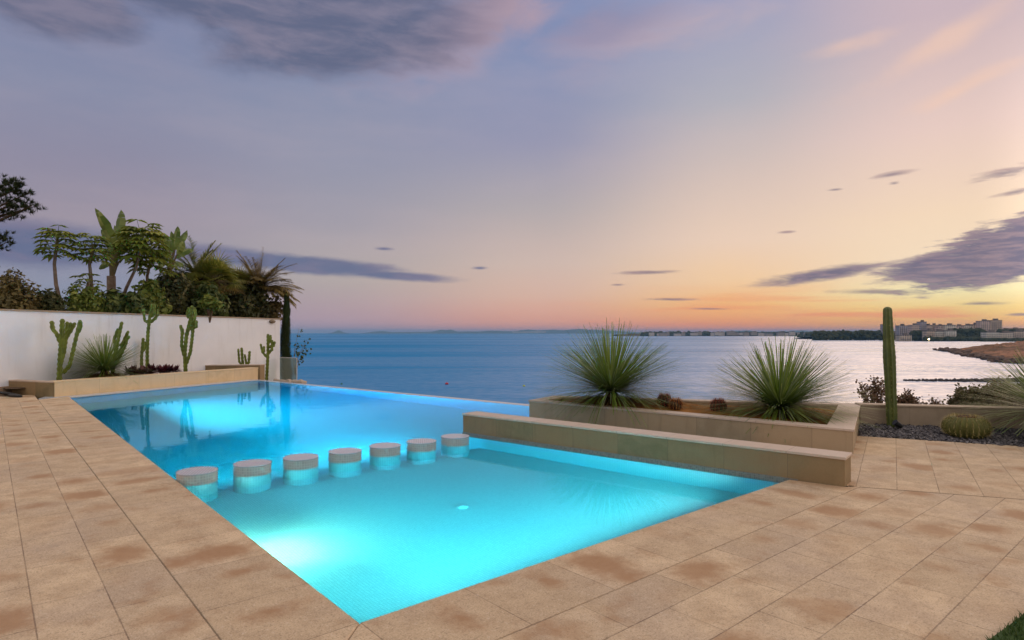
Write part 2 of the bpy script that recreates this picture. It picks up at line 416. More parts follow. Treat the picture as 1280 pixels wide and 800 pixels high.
M_POOL = mosaic('pool_mosaic', 0.025, (0.62, 0.70, 0.68), (0.54, 0.64, 0.63), (0.44, 0.54, 0.54), 0.35, 0.12, 0.2)
M_STOOLS = mosaic('stool_mosaic', 0.029, (0.44, 0.43, 0.40), (0.36, 0.35, 0.33), (0.52, 0.51, 0.47), 0.4, 0.13)
M_STOOLT = mosaic('stool_top_mosaic', 0.029, (0.54, 0.54, 0.60), (0.44, 0.44, 0.50), (0.56, 0.55, 0.58), 0.22, 0.10)
M_BAND = mosaic('waterline_mosaic', 0.0235, (0.22, 0.21, 0.18), (0.13, 0.13, 0.115), (0.26, 0.24, 0.21), 0.4, 0.12)
M_LIP = mosaic('overflow_mosaic', 0.0235, (0.50, 0.55, 0.60), (0.42, 0.47, 0.54), (0.52, 0.55, 0.58), 0.12, 0.08)
def white_wall():
    m, t, p, o = new_mat('white_render'); v = texc(t)
    mp = t.node('ShaderNodeMapping'); mp.inputs['Scale'].default_value = (3.2, 3.2, 0.35); t.link(v, mp.inputs[0])
    b = t.mix(t.smooth(t.noise(v, 0.7, 4, 0.6), 0.3, 0.7), (0.87, 0.875, 0.895, 1), (0.80, 0.805, 0.83, 1))
    b = t.mix(t.m('MULTIPLY', t.smooth(t.noise(mp.outputs[0], 1.6, 5, 0.65), 0.50, 0.75), 0.38), b, (0.62, 0.60, 0.58, 1))
    b = t.mix(t.m('MULTIPLY', t.smooth(t.noise(v, 9, 5, 0.7), 0.58, 0.75), 0.25), b, (0.66, 0.63, 0.60, 1))
    t.link(b, p.inputs['Base Color']); p.inputs['Roughness'].default_value = 0.85; p.inputs['Specular IOR Level'].default_value = 0.2
    t.link(t.bump(t.noise(v, 45, 4, 0.6), 0.3, 0.006), p.inputs['Normal'])
    return m
M_WHITE = white_wall()

# ------------------------------------------------------------------ pool water
def water_mat():
    m, t, p, o = new_mat('pool_water')
    t.n.remove(p)
    v = texc(t)
    h = t.m('ADD', t.noise(v, 2.2, 2, 0.5), t.m('MULTIPLY', t.noise(v, 9, 2, 0.5), 0.12))
    nrm = t.bump(h, 0.10, 0.02)
    rf = t.node('ShaderNodeBsdfRefraction'); rf.inputs['IOR'].default_value = 1.333; rf.inputs['Roughness'].default_value = 0.0
    gl = t.node('ShaderNodeBsdfGlossy'); gl.inputs['Roughness'].default_value = 0.03; gl.inputs['Color'].default_value = (0.42, 0.84, 0.98, 1)
    fr = t.node('ShaderNodeFresnel'); fr.inputs['IOR'].default_value = 1.333; mx = t.node('ShaderNodeMixShader')
    for q in (rf, gl, fr): t.link(nrm, q.inputs['Normal'])
    t.link(fr.outputs[0], mx.inputs[0]); t.link(rf.outputs[0], mx.inputs[1]); t.link(gl.outputs[0], mx.inputs[2])
    t.link(mx.outputs[0], o.inputs['Surface'])
    va = t.node('ShaderNodeVolumeAbsorption'); va.inputs['Color'].default_value = (0.66, 0.958, 0.993, 1); va.inputs['Density'].default_value = 3.0
    t.link(va.outputs[0], o.inputs['Volume'])
    return m
M_WATER = water_mat()

# ------------------------------------------------------------------ layout (all from the plan of the terrace)
A = Vector((-0.813, 3.273))
U = Vector((0.759, 0.651)).normalized(); V = Vector((-U.y, U.x))
def uv2(u, v): return A + U * u + V * v
B = gp(86, 498.3, 0).xy; Cp = Vector((2.92, 6.476))
Dd = gp(325, 475.8, 0).xy
BD = Vector((0.778, -0.628)).normalized(); BN = Vector((-BD.y, BD.x))   # bench direction / its back normal
bench_fr = Vector((3.346, 6.153)); bench_fl = Vector((-0.76, 9.51))
bench_br = bench_fr + BN * 0.31; bench_bl = bench_fl + BN * 0.31
pl_fr = Vector((4.36, 7.82)); pl_fl = Vector((0.317, 11.23)); pl_bl = Vector((0.83, 12.05)); pl_br = Vector((6.08, 10.69))
rim_a = Vector((1.30, 12.60)); rim_b = Vector((-8.75, 20.68))
gap_f = bench_br - BD * 1.5; gap_b = pl_fr - BD * 1.2

# water sheet
mb = MB()
wpts = [A, Cp + U * 0.15, bench_fr - BD * 0.2 + BN * 0.1, bench_br - BD * 1.4, gap_b + BN * 0.05, pl_fr + BN * 0.1 - BD * 0.3, pl_br - BD * 2 - Vector((0, .5)), Vector((1.4, 12.2)), rim_a, rim_b, Dd, B]
def earclip(pts):
    from mathutils.geometry import tessellate_polygon
    return tessellate_polygon([[Vector((p.x, p.y, 0)) for p in pts]])
def poly_sheet(name, pts, z, mat, flip=False, a=Vector((1, 0)), b=Vector((0, 1)), parent=None, org=A):
    tris = earclip(pts); mb = MB()
    vs = [(p.x, p.y, z) for p in pts]; fs = []; uvs = []
    for tr in tris:
        p0, p1, p2 = [pts[i] for i in tr]
        ar = (p1.x - p0.x) * (p2.y - p0.y) - (p2.x - p0.x) * (p1.y - p0.y)
        tr = tuple(tr) if (ar > 0) != flip else tuple(tr)[::-1]
        fs.append(tr); uvs.append([((pts[i] - org).dot(a), (pts[i] - org).dot(b)) for i in tr])
    mb.add(vs, fs, uvs)
    return mb.build(name, mat, parent)
water = poly_sheet('pool_water', wpts, 0.0, M_WATER); tag(water, kind='structure')

# basin: floors and inner walls
DEEP, SHAL = -1.5, -0.72
bas = MB()
def inner_wall(p, q, z0, z1):
    L = (q - p).length
    bas.add([(p.x, p.y, z0), (q.x, q.y, z0), (q.x, q.y, z1), (p.x, p.y, z1)], [(0, 1, 2, 3)], [[(0, z0), (L, z0), (L, z1), (0, z1)]])
wl = [A, Cp + U * 0.15, bench_fr - BD * 0.2 + BN * 0.1, bench_br - BD * 1.4, gap_b + BN * 0.05, pl_fl + BN * 0.05, pl_bl, rim_a, rim_b, Dd, B]
ring = [A, Cp + U * 0.15, bench_fr - BD * 0.2 + BN * 0.1, gap_f, gap_b, gap_b + BN * 0.3, pl_br - BD * 2, Vector((1.5, 12.3)), rim_a, rim_b, Dd, B]
for i in range(len(ring)):
    p, q = ring[i], ring[(i + 1) % len(ring)]
    top = -0.012 if i == 8 else 0.02
    inner_wall(p, q, DEEP - 0.1, top)
# shallow floor and divider as solids under the stools
sh = [uv2(-0.05, -0.05), uv2(5.05, -0.05), bench_fr, bench_fl + BN * 0.15, uv2(4.15, 4.35), uv2(-0.05, 4.35)]
prism_mb(bas, sh, DEEP - 0.05, SHAL, U, V, A)
tr = [Vector((-12, 11)), Vector((-2, 1.5)), Vector((6, 6)), Vector((6, 12)), Vector((0, 15)), Vector((-9, 22)), Vector((-12, 20))]
prism_mb(bas, tr, DEEP - 0.2, DEEP, U, V, A)
basin = bas.build('pool_basin', M_POOL); tag(basin, kind='structure')

# overflow rim
RD = (rim_b - rim_a).normalized(); RN = Vector((RD.y, -RD.x))
if RN.y < 0: RN = -RN
mb = MB(); prism_mb(mb, [rim_a, rim_b, rim_b + RN * 0.26, rim_a + RN * 0.26], -2.2, 0.004, RD, RN)
o = mb.build('overflow_rim', M_LIP, bevel=0.006); tag(o, kind='structure')
mb = MB(); prism_mb(mb, [rim_a + RN * 0.26, rim_b + RN * 0.26, rim_b + RN * 0.95, rim_a + RN * 0.95], -2.3, -0.55, RD, RN)
o = mb.build('overflow_channel', M_SOFFIT); tag(o, kind='structure')

# paving fields
ZD = 0.05
kink = bench_fr + Vector((0.06, 0.02)); KD = Vector((0.94, -0.34)).normalized()
zoneL = [uv2(-0.62, -0.62), uv2(-0.62, 16.4), uv2(-3.4, 17.0), uv2(-11, 12), uv2(-14, -2), uv2(-9, -9)]
o = poly_sheet('paving', zoneL, ZD, M_PAVE, a=V, b=U, org=A - U * 0.62); tag(o, kind='structure')
far_r = kink + KD * 9.5
zoneR = [uv2(-0.62, -0.62), uv2(-9, -9), uv2(8, -13), Vector((14, 1.0)), far_r, kink, Vector((3.42, 6.22)), uv2(5.15, -0.62 + 0.0)]
o = poly_sheet('paving', zoneR, ZD, M_PAVE, a=U, b=V, org=A - V * 0.62); tag(o, kind='structure')
PD = Vector((0.53, 0.85)).normalized(); PN = Vector((PD.y, -PD.x))
zoneP = [kink, far_r, Vector((13.5, 7.0)), Vector((7.2, 8.25)), gp(1075, 544.8, ZD).xy + Vector((-.1, 0.02)), pl_fr + Vector((-.05, 0.1)), gap_b - BN * 0.0, gap_f]
o = poly_sheet('paving', zoneP, ZD, M_PAVE, a=PD, b=PN); tag(o, kind='structure')
# coping round the pool
mb = MB(); prism_mb(mb, [uv2(-0.62, -0.62), A, B, uv2(-0.62, 14.9)], -0.12, ZD + 0.002, V, U, A - U * 0.62)
o = mb.build('pool_coping', M_COPE, bevel=0.012); tag(o, kind='structure')
mb = MB(); prism_mb(mb, [uv2(-0.617, -0.62), uv2(5.2, -0.62), Vector((3.345, 6.15)), Cp + Vector((0.002, -0.02)), A + Vector((0.003, 0))], -0.12, ZD + 0.002, U, V, A - V * 0.62)
o = mb.build('pool_coping', M_COPE, bevel=0.006); tag(o, kind='structure')
mb = MB(); prism_mb(mb, [B, Dd, Dd + Vector((-.6, .3)), Vector((-11.6, 15.3)), Vector((-11.3, 14.6)), uv2(-0.6, 14.92)], -0.3, ZD - 0.02, V, U, A)
o = mb.build('pool_coping', M_LIP, bevel=0.006); tag(o, kind='structure')
# lawn corner bottom right
lawn = [Vector((2.30, 3.01)), Vector((3.3, 3.69)), Vector((9, 1.0)), Vector((6, -6)), Vector((2.0, -3))]
M_GRASS = leafmat('grass_blades', (0.05, 0.10, 0.02), (0.08, 0.14, 0.03), (0.12, 0.16, 0.04), 0.6)
mb = MB()
for i in range(9000):
    x = 2.2 + random.random() * 1.5; y = 2.6 + random.random() * 1.3
    if (x - 2.30) * 0.562 - (y - 3.01) * 0.827 < 0.0: continue
    h = random.uniform(0.025, 0.05); a_ = random.uniform(0, 6.28); w = 0.004
    dx, dy = math.cos(a_) * w, math.sin(a_) * w; lx, ly = random.gauss(0, .012), random.gauss(0, .012)
    mb.add([(x - dx, y - dy, ZD + .008), (x + dx, y + dy, ZD + .008), (x + lx, y + ly, ZD + h)], [(0, 1, 2)])
o = mb.build('lawn_grass', M_GRASS); tag(o, kind='stuff')
o = poly_sheet('lawn', lawn, ZD + 0.008, simple('lawn_soil', (0.05, 0.09, 0.02), (0.03, 0.06, 0.015), 0.9, 20)); tag(o, kind='structure')

# ------------------------------------------------------------------ terrain, sea, far coast
SEA = -10.0
M_EARTH = simple('dry_earth', (0.30, 0.20, 0.13), (0.20, 0.13, 0.08), 0.95, 0.6, 0.6, 0.1, 3, 0.2)
mb = MB(); nx, ny = 90, 80
def hgt(x, y):
    inside = (-17 < x < 15) and (-9 < y < 12 + max(0, -x) * 0.75)
    edge = y - (12.5 + 0.75 * max(0, -x) - 0.1 * max(0, x))
    z = -2.6
    if x < -11.5 and y < 13: z = -0.3
    if y >= 13 and x < min(-11.5, -0.42 * y - 0.6) and y < 36: z = 0.25
    if edge > 0 and z < 0: z = -2.6 - 0.36 * edge
    if x > 12 and edge < 0: z = -0.3
    if z < -2.5 or y > 34: z = min(z, -2.6) if y > 34 and z < 0 else z
    if y > 40: z = -3 - (y - 40) * 0.35
    return max(z, -13) + (noise.noise(Vector((x * 0.3, y * 0.3, 0))) * 0.3 if edge > 1 or x < -20 else 0)
for j in range(ny):
    for i in range(nx):
        x = -70 + 150 * i / (nx - 1); y = -40 + 110 * j / (ny - 1)
        mb.v.append((x, y, hgt(x, y)))
for j in range(ny - 1):
    for i in range(nx - 1):
        a_ = j * nx + i; mb.f.append((a_, a_ + 1, a_ + nx + 1, a_ + nx)); mb.uv.append(None)
o = mb.build('ground', M_EARTH, smooth=True); tag(o, kind='structure')

def sea_mat():
    m, t, p, o = new_mat('sea_water')
    t.n.remove(p)
    v = texc(t); mp = t.node('ShaderNodeMapping'); mp.inputs['Scale'].default_value = (0.035, 0.16, 1); t.link(v, mp.inputs[0])
    big = t.noise(mp.outputs[0], 1.0, 4, 0.6)
    mp2 = t.node('ShaderNodeMapping'); mp2.inputs['Scale'].default_value = (0.0016, 0.010, 1); t.link(v, mp2.inputs[0])
    swath = t.noise(mp2.outputs[0], 1.0, 4, 0.55)
    mp3 = t.node('ShaderNodeMapping'); mp3.inputs['Scale'].default_value = (0.35, 0.9, 1); t.link(v, mp3.inputs[0])
    rip = t.noise(mp3.outputs[0], 1.0, 3, 0.6)
    nrm = t.bump(t.m('ADD', big, t.m('MULTIPLY', rip, 0.25)), 0.5, 1.2)
    gl = t.node('ShaderNodeBsdfGlossy'); gl.inputs['Color'].default_value = (0.92, 0.92, 0.97, 1)
    t.link(t.smooth(swath, 0.35, 0.65, 0.22, 0.36), gl.inputs['Roughness']); t.link(nrm, gl.inputs['Normal'])
    df = t.node('ShaderNodeBsdfDiffuse'); df.inputs[0].default_value = (0.002, 0.20, 0.46, 1)
    mx = t.node('ShaderNodeMixShader')
    lw = t.node('ShaderNodeLayerWeight'); lw.inputs[0].default_value = 0.5
    sp = t.node('ShaderNodeSeparateXYZ'); t.link(v, sp.inputs[0])
    sunset_sheen = t.smooth(t.m('DIVIDE', sp.outputs[0], t.m('MAXIMUM', sp.outputs[1], 1.0)), -0.22, 0.62, 0.0, 0.46)   # sunset-side paleness put in: reflection weighted up towards the right
    wv = t.m('ADD', sunset_sheen, t.smooth(swath, 0.3, 0.7, 0.06, 0.26))
    wv = t.m('MULTIPLY', wv, t.smooth(t.m('ADD', t.m('MULTIPLY', rip, 0.6), t.m('MULTIPLY', big, 0.4)), 0.36, 0.64, 0.62, 1.38))
    t.link(wv, mx.inputs[0])
    t.link(df.outputs[0], mx.inputs[1]); t.link(gl.outputs[0], mx.inputs[2]); t.link(mx.outputs[0], o.inputs[0])
    return m
mb = MB()
ys = [8, 60, 200, 600, 2000, 6000, 16000, 40000]
S = 20000
mb.add([(-S, -S, SEA), (S, -S, SEA), (S, S, SEA), (-S, S, SEA)], [(0, 1, 2, 3)])
o = mb.build('sea', sea_mat()); tag(o, kind='structure')

M_HILL = simple('far_hills', (0.10, 0.12, 0.12), (0.07, 0.09, 0.09), 1.0, 0.0008, 0)
M_SCRUB = simple('coastal_scrub', (0.06, 0.055, 0.035), (0.13, 0.09, 0.055), 1.0, 0.03, 0.8, 0.1, 0.2, 2)
def ridge(name, prof, d, depth, mat, base=SEA - 2, rough=0.0):
    """a ridge of land: profile of (px, top py) seen from the terrace, built as a solid with depth"""
    mb = MB(); rows = []
    pts = []
    for k in range(len(prof) - 1):
        (x0, y0), (x1, y1) = prof[k], prof[k + 1]; n = max(2, int(abs(x1 - x0) / 3))
        for i in range(n):
            f = i / n; pts.append((x0 + (x1 - x0) * f, y0 + (y1 - y0) * f + (noise.noise(Vector((x0 + (x1 - x0) * f, k, d * .01))) * rough)))
    pts.append(prof[-1])
    for off, hf in ((-0.5, 0.0), (-0.32, 0.45), (-0.12, 0.85), (0.0, 1.0), (0.2, 0.8), (0.5, 0.0)):
        row = []
        for px, py in pts:
            top = EYE + (416 - py) / F * d
            dd = d + depth * off
            row.append(((px - 640) / F * d, dd, base + (top - base) * hf))
        rows.append(row)
    n = len(pts)
    for r_ in rows: mb.v.extend(r_)
    for j in range(len(rows) - 1):
        for i in range(n - 1):
            mb.f.append((j * n + i, j * n + i + 1, (j + 1) * n + i + 1, (j + 1) * n + i)); mb.uv.append(None)
    o = mb.build(name, mat, smooth=True); tag(o, kind='structure'); return o
ridge('island', [(413, 416.5), (419, 414.8), (423, 412.6), (427, 414.8), (433, 416.5)], 9000, 500, M_HILL)
ridge('hills', [(455, 416.5), (466, 414.6), (478, 413.8), (490, 415.2), (515, 415), (540, 414.6), (552, 411.9), (558, 413), (563, 411.6), (572, 414.5), (600, 414.3), (612, 413.2), (640, 414.0), (660, 411.8), (672, 413), (690, 412.0), (704, 412.6), (722, 411.2), (760, 413.0), (820, 416.5)], 9500, 900, M_HILL, rough=0.5)
ridge('hills', [(790, 416.3), (830, 415.0), (860, 415.6), (900, 415.0), (925, 413.4), (935, 413.0), (945, 414.6), (980, 414.4), (1000, 412.8), (1012, 413.8), (1040, 414.6), (1075, 414), (1180, 415), (1300, 415)], 7000, 900, M_HILL, rough=0.4)
ridge('coast', [(770, 418.0), (800, 416.9), (860, 416.0), (930, 415.4), (1000, 415.6), (1040, 414.5), (1080, 414), (1120, 414)], 2300, 260, M_SCRUB, rough=0.8)
ridge('coast', [(1020, 420.5), (1060, 415.5), (1100, 413.8), (1150, 413.0), (1200, 411.5), (1240, 410.5), (1300, 410.0), (1420, 409.0)], 1090, 220, M_SCRUB, rough=0.8)
# brown headland on the right, breakwater
M_RED = simple('red_headland_earth', (0.38, 0.19, 0.11), (0.13, 0.085, 0.05), 1.0, 0.07, 1.0, 0.1, 0.25, 2.5)
mb = MB(); nx, ny = 90, 34
for j in range(ny):
    for i in range(nx):
        fx = (i / (nx - 1)) ** 1.3; fy = j / (ny - 1)
        px = 1186 + fx * 420
        dn = 11.6 * F / (437.8 + 13.5 * min(1, fx * 4.6) + 16 * fx - 416); df = 11.6 * F / (436.6 - 7.0 * min(1, fx * 4.2) - 416)
        d = dn + (df - dn) * fy + 5 * noise.noise(Vector((fx * 16, fy * 3, 4))) * min(1, fx * 8)
        x = (px - 640) / F * d
        s_ = math.sin(math.pi * fy) ** 0.4 * min(1, fx * 9 + 0.05) ** 0.6
        z = SEA - 1.2 + s_ * (3.0 + 3.0 * min(1, fx * 3) + 2.4 * noise.noise(Vector((x * .02, d * .02, 1))) + 2.4 * noise.noise(Vector((x * .07, d * .07, 1))) + 1.2 * noise.noise(Vector((x * .3, d * .3, 1))))
        mb.v.append((x, d, z))
for j in range(ny - 1):
    for i in range(nx - 1):
        a_ = j * nx + i; mb.f.append((a_, a_ + 1, a_ + nx + 1, a_ + nx)); mb.uv.append(None)
o = mb.build('headland', M_RED, smooth=False); tag(o, kind='structure')
def rock(mb, c, s, seed, flat=0.7):
    bm = bmesh.new(); bmesh.ops.create_icosphere(bm, subdivisions=2, radius=1)
    for v in bm.verts:
        q = v.co * (1 + 0.45 * noise.noise(v.co * 1.3 + Vector((seed, 0, 0))) + 0.2 * noise.noise(v.co * 3.1 + Vector((seed, 5, 0))))
        v.co = Vector((q.x * s, q.y * s * 0.85, q.z * s * flat)) + Vector(c)
    mb.add([v.co for v in bm.verts], [[v.index for v in f.verts] for f in bm.faces]); bm.free()
M_ROCK = simple('dark_rock', (0.05, 0.045, 0.05), (0.09, 0.075, 0.07), 0.9, 0.8, 0.5, 0.3, 3, 0.1)
mb = MB()
for i in range(300):
    f = i / 299; x = 95 + 62 * f + random.gauss(0, .3); y = 148 - 8 * f + random.gauss(0, .7)
    s_ = random.uniform(0.5, 0.85) * (0.35 + 0.75 * min(1, f * 2.2))
    rock(mb, (x, y, SEA + 0.25 * s_ + 0.1), s_, i, 0.8)
o = mb.build('breakwater', M_ROCK); tag(o, 'low dark rock breakwater lying in the pale bay', 'breakwater')

# ------------------------------------------------------------------ low walls, planters
def wall_prism(name, pts, z0, z1, mat, topmat, label, cat, cap=0.03, over=0.012, capname='capping', s0=0.0, inner=None, bev=0.005):
    t = thing(name, label, cat, (0, 0, 0))
    c = sum((Vector(p) for p in pts), Vector((0, 0))) / len(pts)
    t.location = (c.x, c.y, z0)
    loc = [Vector(p) - c for p in pts]
    mb = MB(); prism_mb(mb, loc, 0, z1 - z0 - cap, s0=s0); mb.build('wall', mat, t)
    # capping: offset outline outwards a little
    area = sum(loc[i].x * loc[(i + 1) % len(loc)].y - loc[(i + 1) % len(loc)].x * loc[i].y for i in range(len(loc)))
    if area < 0: loc = loc[::-1]
    off = []
    n = len(loc)
    for i in range(n):
        e1 = (loc[i] - loc[i - 1]).normalized(); e2 = (loc[(i + 1) % n] - loc[i]).normalized()
        n1_ = Vector((e1.y, -e1.x)); n2_ = Vector((e2.y, -e2.x))
        b_ = (n1_ + n2_); b_ = b_ / max(0.3, b_.length_squared / 2)
        off.append(loc[i] + b_ * over)
    d_ = (loc[1] - loc[0]).normalized()
    mb = MB(); prism_mb(mb, off, z1 - z0 - cap + 0.0005, z1 - z0, d_, Vector((-d_.y, d_.x)), loc[0]); mb.build(capname, topmat, t, bevel=bev)
    return t
# bench wall in the pool
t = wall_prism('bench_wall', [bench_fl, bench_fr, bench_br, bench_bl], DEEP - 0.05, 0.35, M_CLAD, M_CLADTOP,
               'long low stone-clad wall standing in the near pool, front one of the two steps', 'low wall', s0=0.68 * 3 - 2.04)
mb = MB(); c = t.location
prism_mb(mb, [Vector(q) - c.xy for q in (bench_fl - BN * 0.006, bench_fr - BD * 0.46 - BN * 0.006, bench_fr - BD * 0.46 + BN * 0.01, bench_fl + BN * 0.01)], DEEP - c.z, -0.003 - c.z)
mb.build('submerged_face', M_POOL, t)
mb = MB()
prism_mb(mb, [Vector(q) - c.xy for q in (bench_fl - BN * 0.008 - BD * 0.008, bench_fr - BD * 0.44 - BN * 0.008, bench_fr - BD * 0.44 + BN * 0.02, bench_fl + BN * 0.02 - BD * 0.008)], -0.025 - c.z, 0.06 - c.z)
mb.build('mosaic_band', M_BAND, t)

# big planter behind it: four walls with an open bed
pt = thing('stone_planter', 'long stone-clad planter with two spiky plants beside the sea', 'planter', (*((pl_fl + pl_fr) / 2), 0))
pc_ = pt.location.xy.copy()
outer = [pl_fl, pl_fr, pl_br, pl_bl]
def inset_poly(pts, ds):
    n = len(pts); lines = []
    for i in range(n):
        p, q = pts[i], pts[(i + 1) % n]; e = (q - p).normalized(); nr = Vector((-e.y, e.x)); lines.append((p + nr * ds[i], e))
    out = []
    for i in range(n):
        (p, e), (q, g) = lines[i - 1], lines[i]
        den = e.x * g.y - e.y * g.x; tt_ = ((q.x - p.x) * g.y - (q.y - p.y) * g.x) / den
        out.append(p + e * tt_)
    return out
inner = inset_poly(outer, [0.22, 0.30, 0.22, 0.25])
def ring_quads(mb, outer, inner, z0, z1, c):
    n = len(outer)
    for i in range(n):
        j = (i + 1) % n
        q = [outer[i] - c, outer[j] - c, inner[j] - c, inner[i] - c]
        e = (outer[j] - outer[i]).normalized()
        vs = [(p.x, p.y, z) for z in (z0, z1) for p in q]
        L = (outer[j] - outer[i]).length; a0 = 0.0; 
        us = [(p - q[0]).dot(e) for p in q]; vv = [(p - q[0]).dot(Vector((-e.y, e.x))) for p in q]
        mb.add(vs, [(4, 5, 6, 7), (0, 1, 5, 4), (2, 3, 7, 6), (3, 2, 1, 0)],
               [[(us[k], vv[k]) for k in range(4)], [(0, z0), (L, z0), (L, z1), (0, z1)], [(us[2], z0), (us[3], z0), (us[3], z1), (us[2], z1)], [(0, 0)] * 4])
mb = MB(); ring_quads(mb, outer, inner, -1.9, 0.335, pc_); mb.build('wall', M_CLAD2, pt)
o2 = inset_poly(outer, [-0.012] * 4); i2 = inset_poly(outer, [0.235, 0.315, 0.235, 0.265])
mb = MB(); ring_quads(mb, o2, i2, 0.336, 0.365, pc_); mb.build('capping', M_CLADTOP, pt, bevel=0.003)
M_STRAW = simple('straw_mulch', (0.46, 0.20, 0.055), (0.26, 0.12, 0.035), 1.0, 3, 0.9, 0.1, 30, 0.03)
def bed(pts, z, name, mat, amp=0.05, n=28, parent=None, off=Vector((0, 0))):
    """uneven bed surface inside a four-cornered outline"""
    mb = MB()
    for j in range(n):
        for i in range(n):
            fx, fy = i / (n - 1), j / (n - 1)
            p = (pts[0] * (1 - fx) + pts[1] * fx) * (1 - fy) + (pts[3] * (1 - fx) + pts[2] * fx) * fy - off
            e = min(fx, 1 - fx, fy, 1 - fy)
            mb.v.append((p.x, p.y, z + amp * noise.noise(Vector((p.x * 2.2, p.y * 2.2, 3))) + 0.06 * min(1, e * 5)))
    for j in range(n - 1):
        for i in range(n - 1):
            a_ = j * n + i; mb.f.append((a_, a_ + 1, a_ + n + 1, a_ + n)); mb.uv.append(None)
    return mb.build(name, mat, parent, smooth=True)
bed(inner, 0.27, 'mulch', M_STRAW, 0.05, parent=pt, off=pc_)

# left ledge planter in front of the white wall
G = Vector((-11.20, 14.98)); D2 = Vector((-8.72, 21.0)); Gl = Vector((-14.4, 16.05))
wdir = Vector((0.276, 0.961)).normalized()
wallp0 = Vector((-12.8, 15.3)); wend = Vector((-9.78, 25.8))
LD = (D2 - G).normalized(); LN = Vector((-LD.y, LD.x))
t = wall_prism('planter_ledge', [G, D2, D2 + LN * 0.34, G + LN * 0.30 + Vector((0, .1))], -0.35, 0.41, M_LEDGE_LIT, M_LEDGE_LIT,
               'long low warm-lit stone ledge along the far left pool edge', 'low wall', cap=0.035)
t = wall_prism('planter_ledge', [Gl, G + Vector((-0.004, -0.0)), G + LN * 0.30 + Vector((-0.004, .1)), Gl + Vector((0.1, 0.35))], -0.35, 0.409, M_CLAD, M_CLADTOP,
               'short shaded stone ledge turning left beside the black hose', 'low wall', cap=0.035, over=0.010)  # shaded face of the same ledge, its shade put in as darker stone
rb_ = D2 + LN * 0.1
t = wall_prism('planter_return', [Vector((-11.25, 21.75)), Vector((-9.1, 22.1)), Vector((-9.05, 22.4)), Vector((-11.2, 22.05))], -0.35, 0.45, M_CLAD, M_CLADTOP,
               'short brown stone wall at the far end of the left bed', 'low wall', cap=0.03)
M_SOIL = simple('planter_soil', (0.16, 0.11, 0.075), (0.10, 0.065, 0.04), 1.0, 5, 0.8, 0.1, 25, 0.03)
o = bed([G + LN * 0.15 + Vector((-1.0, -.1)), D2 + LN * 0.2, Vector((-10.3, 23.9)), Vector((-13.05, 15.6))], 0.22, 'planter_soil', M_SOIL, 0.04); tag(o, kind='structure')
o = bed([D2 + Vector((-.3, .1)), Vector((-7.4, 21.2)), Vector((-7.0, 26)), Vector((-10.2, 25.5))], -0.9, 'planter_soil', M_SOIL, 0.1); tag(o, kind='structure')

# white wall
w0 = wallp0 - wdir * 14; wn_ = Vector((-wdir.y, wdir.x))
t = wall_prism('garden_wall', [w0, wend, wend + wn_ * 0.28, w0 + wn_ * 0.28], -1.2, 2.20, M_WHITE, M_LOWW,
               'tall white rendered wall with thin stone capping behind the cacti', 'wall', cap=0.045, over=0.03, bev=0.004)
# lamp on the wall
lp = dp(339.5, 402, 25.28); lp = lp - Vector((wn_.x, wn_.y, 0)) * 0.03
lt = thing('wall_light', 'small bronze oval light near the top right corner of the white wall', 'lamp', lp, math.atan2(wdir.y, wdir.x) - math.pi / 2 + math.pi)
M_BRONZE = simple('bronze', (0.20, 0.13, 0.06), (0.12, 0.08, 0.04), 0.4, 20, 0.1, 0.6)
M_BLACK = simple('black_rubber', (0.015, 0.015, 0.016), (0.025, 0.025, 0.025), 0.5, 20, 0.1, 0.4)
mb = MB(); n = 20
vs = []; fs = []
for k, (rr_, dx) in enumerate(((1.0, 0.0), (1.0, 0.04), (0.86, 0.07), (0.5, 0.085))):
    for i in range(n):
        a_ = 2 * math.pi * i / n; vs.append((-dx + 0.02, 0.17 * rr_ * math.cos(a_), 0.075 * rr_ * math.sin(a_)))
for k in range(3):
    for i in range(n): fs.append((k * n + i, k * n + (i + 1) % n, (k + 1) * n + (i + 1) % n, (k + 1) * n + i))
fs.append(tuple(3 * n + i for i in range(n)))
mb.add(vs, fs); ob = mb.build('housing', M_BRONZE, lt)
lt.rotation_euler = (0, 0, math.atan2(-wn_.y, -wn_.x) + math.pi)
mb = MB(); mb.box((-0.088, 0, 0), (0.012, 0.2, 0.02)); mb.build('visor', M_BLACK, lt)

# low wall on the right with gravel bed
lw0 = Vector((5.95, 10.42)); lwd = Vector((2.0, -0.5)).normalized(); lwn = Vector((-lwd.y, lwd.x))
t = wall_prism('low_wall', [lw0 - lwd * .02, lw0 + lwd * 7.5, lw0 + lwd * 7.5 + lwn * 0.24, lw0 + lwn * 0.24 - lwd * .02], -0.6, 0.385, M_LOWW, M_LOWW,
               'low pale stone wall behind the tall cactus and the gravel', 'low wall', cap=0.03, over=0.015)
M_SLATE = leafmat('slate_gravel', (0.055, 0.05, 0.055), (0.11, 0.10, 0.105), (0.24, 0.215, 0.21), 0.55, 0.0)
gq = [Vector((5.22, 9.19)), Vector((13.4, 5.0)), Vector((13.0, 8.75)), Vector((5.92, 10.42))]
bed(gq, -0.05, 'gravel_base', simple('gravel_soil', (0.03, 0.028, 0.03), (0.05, 0.045, 0.045), 0.95, 8), 0.0).__setitem__('kind', 'structure')
mb = MB()
def in_poly(p, q):
    s_ = None
    for i in range(len(q)):
        a_, b_ = q[i], q[(i + 1) % len(q)]
        c_ = (b_.x - a_.x) * (p.y - a_.y) - (b_.y - a_.y) * (p.x - a_.x)
        if c_ < 0: return False
    return True
octv = [(1, 0, 0), (-1, 0, 0), (0, 1, 0), (0, -1, 0), (0, 0, 1), (0, 0, -1)]
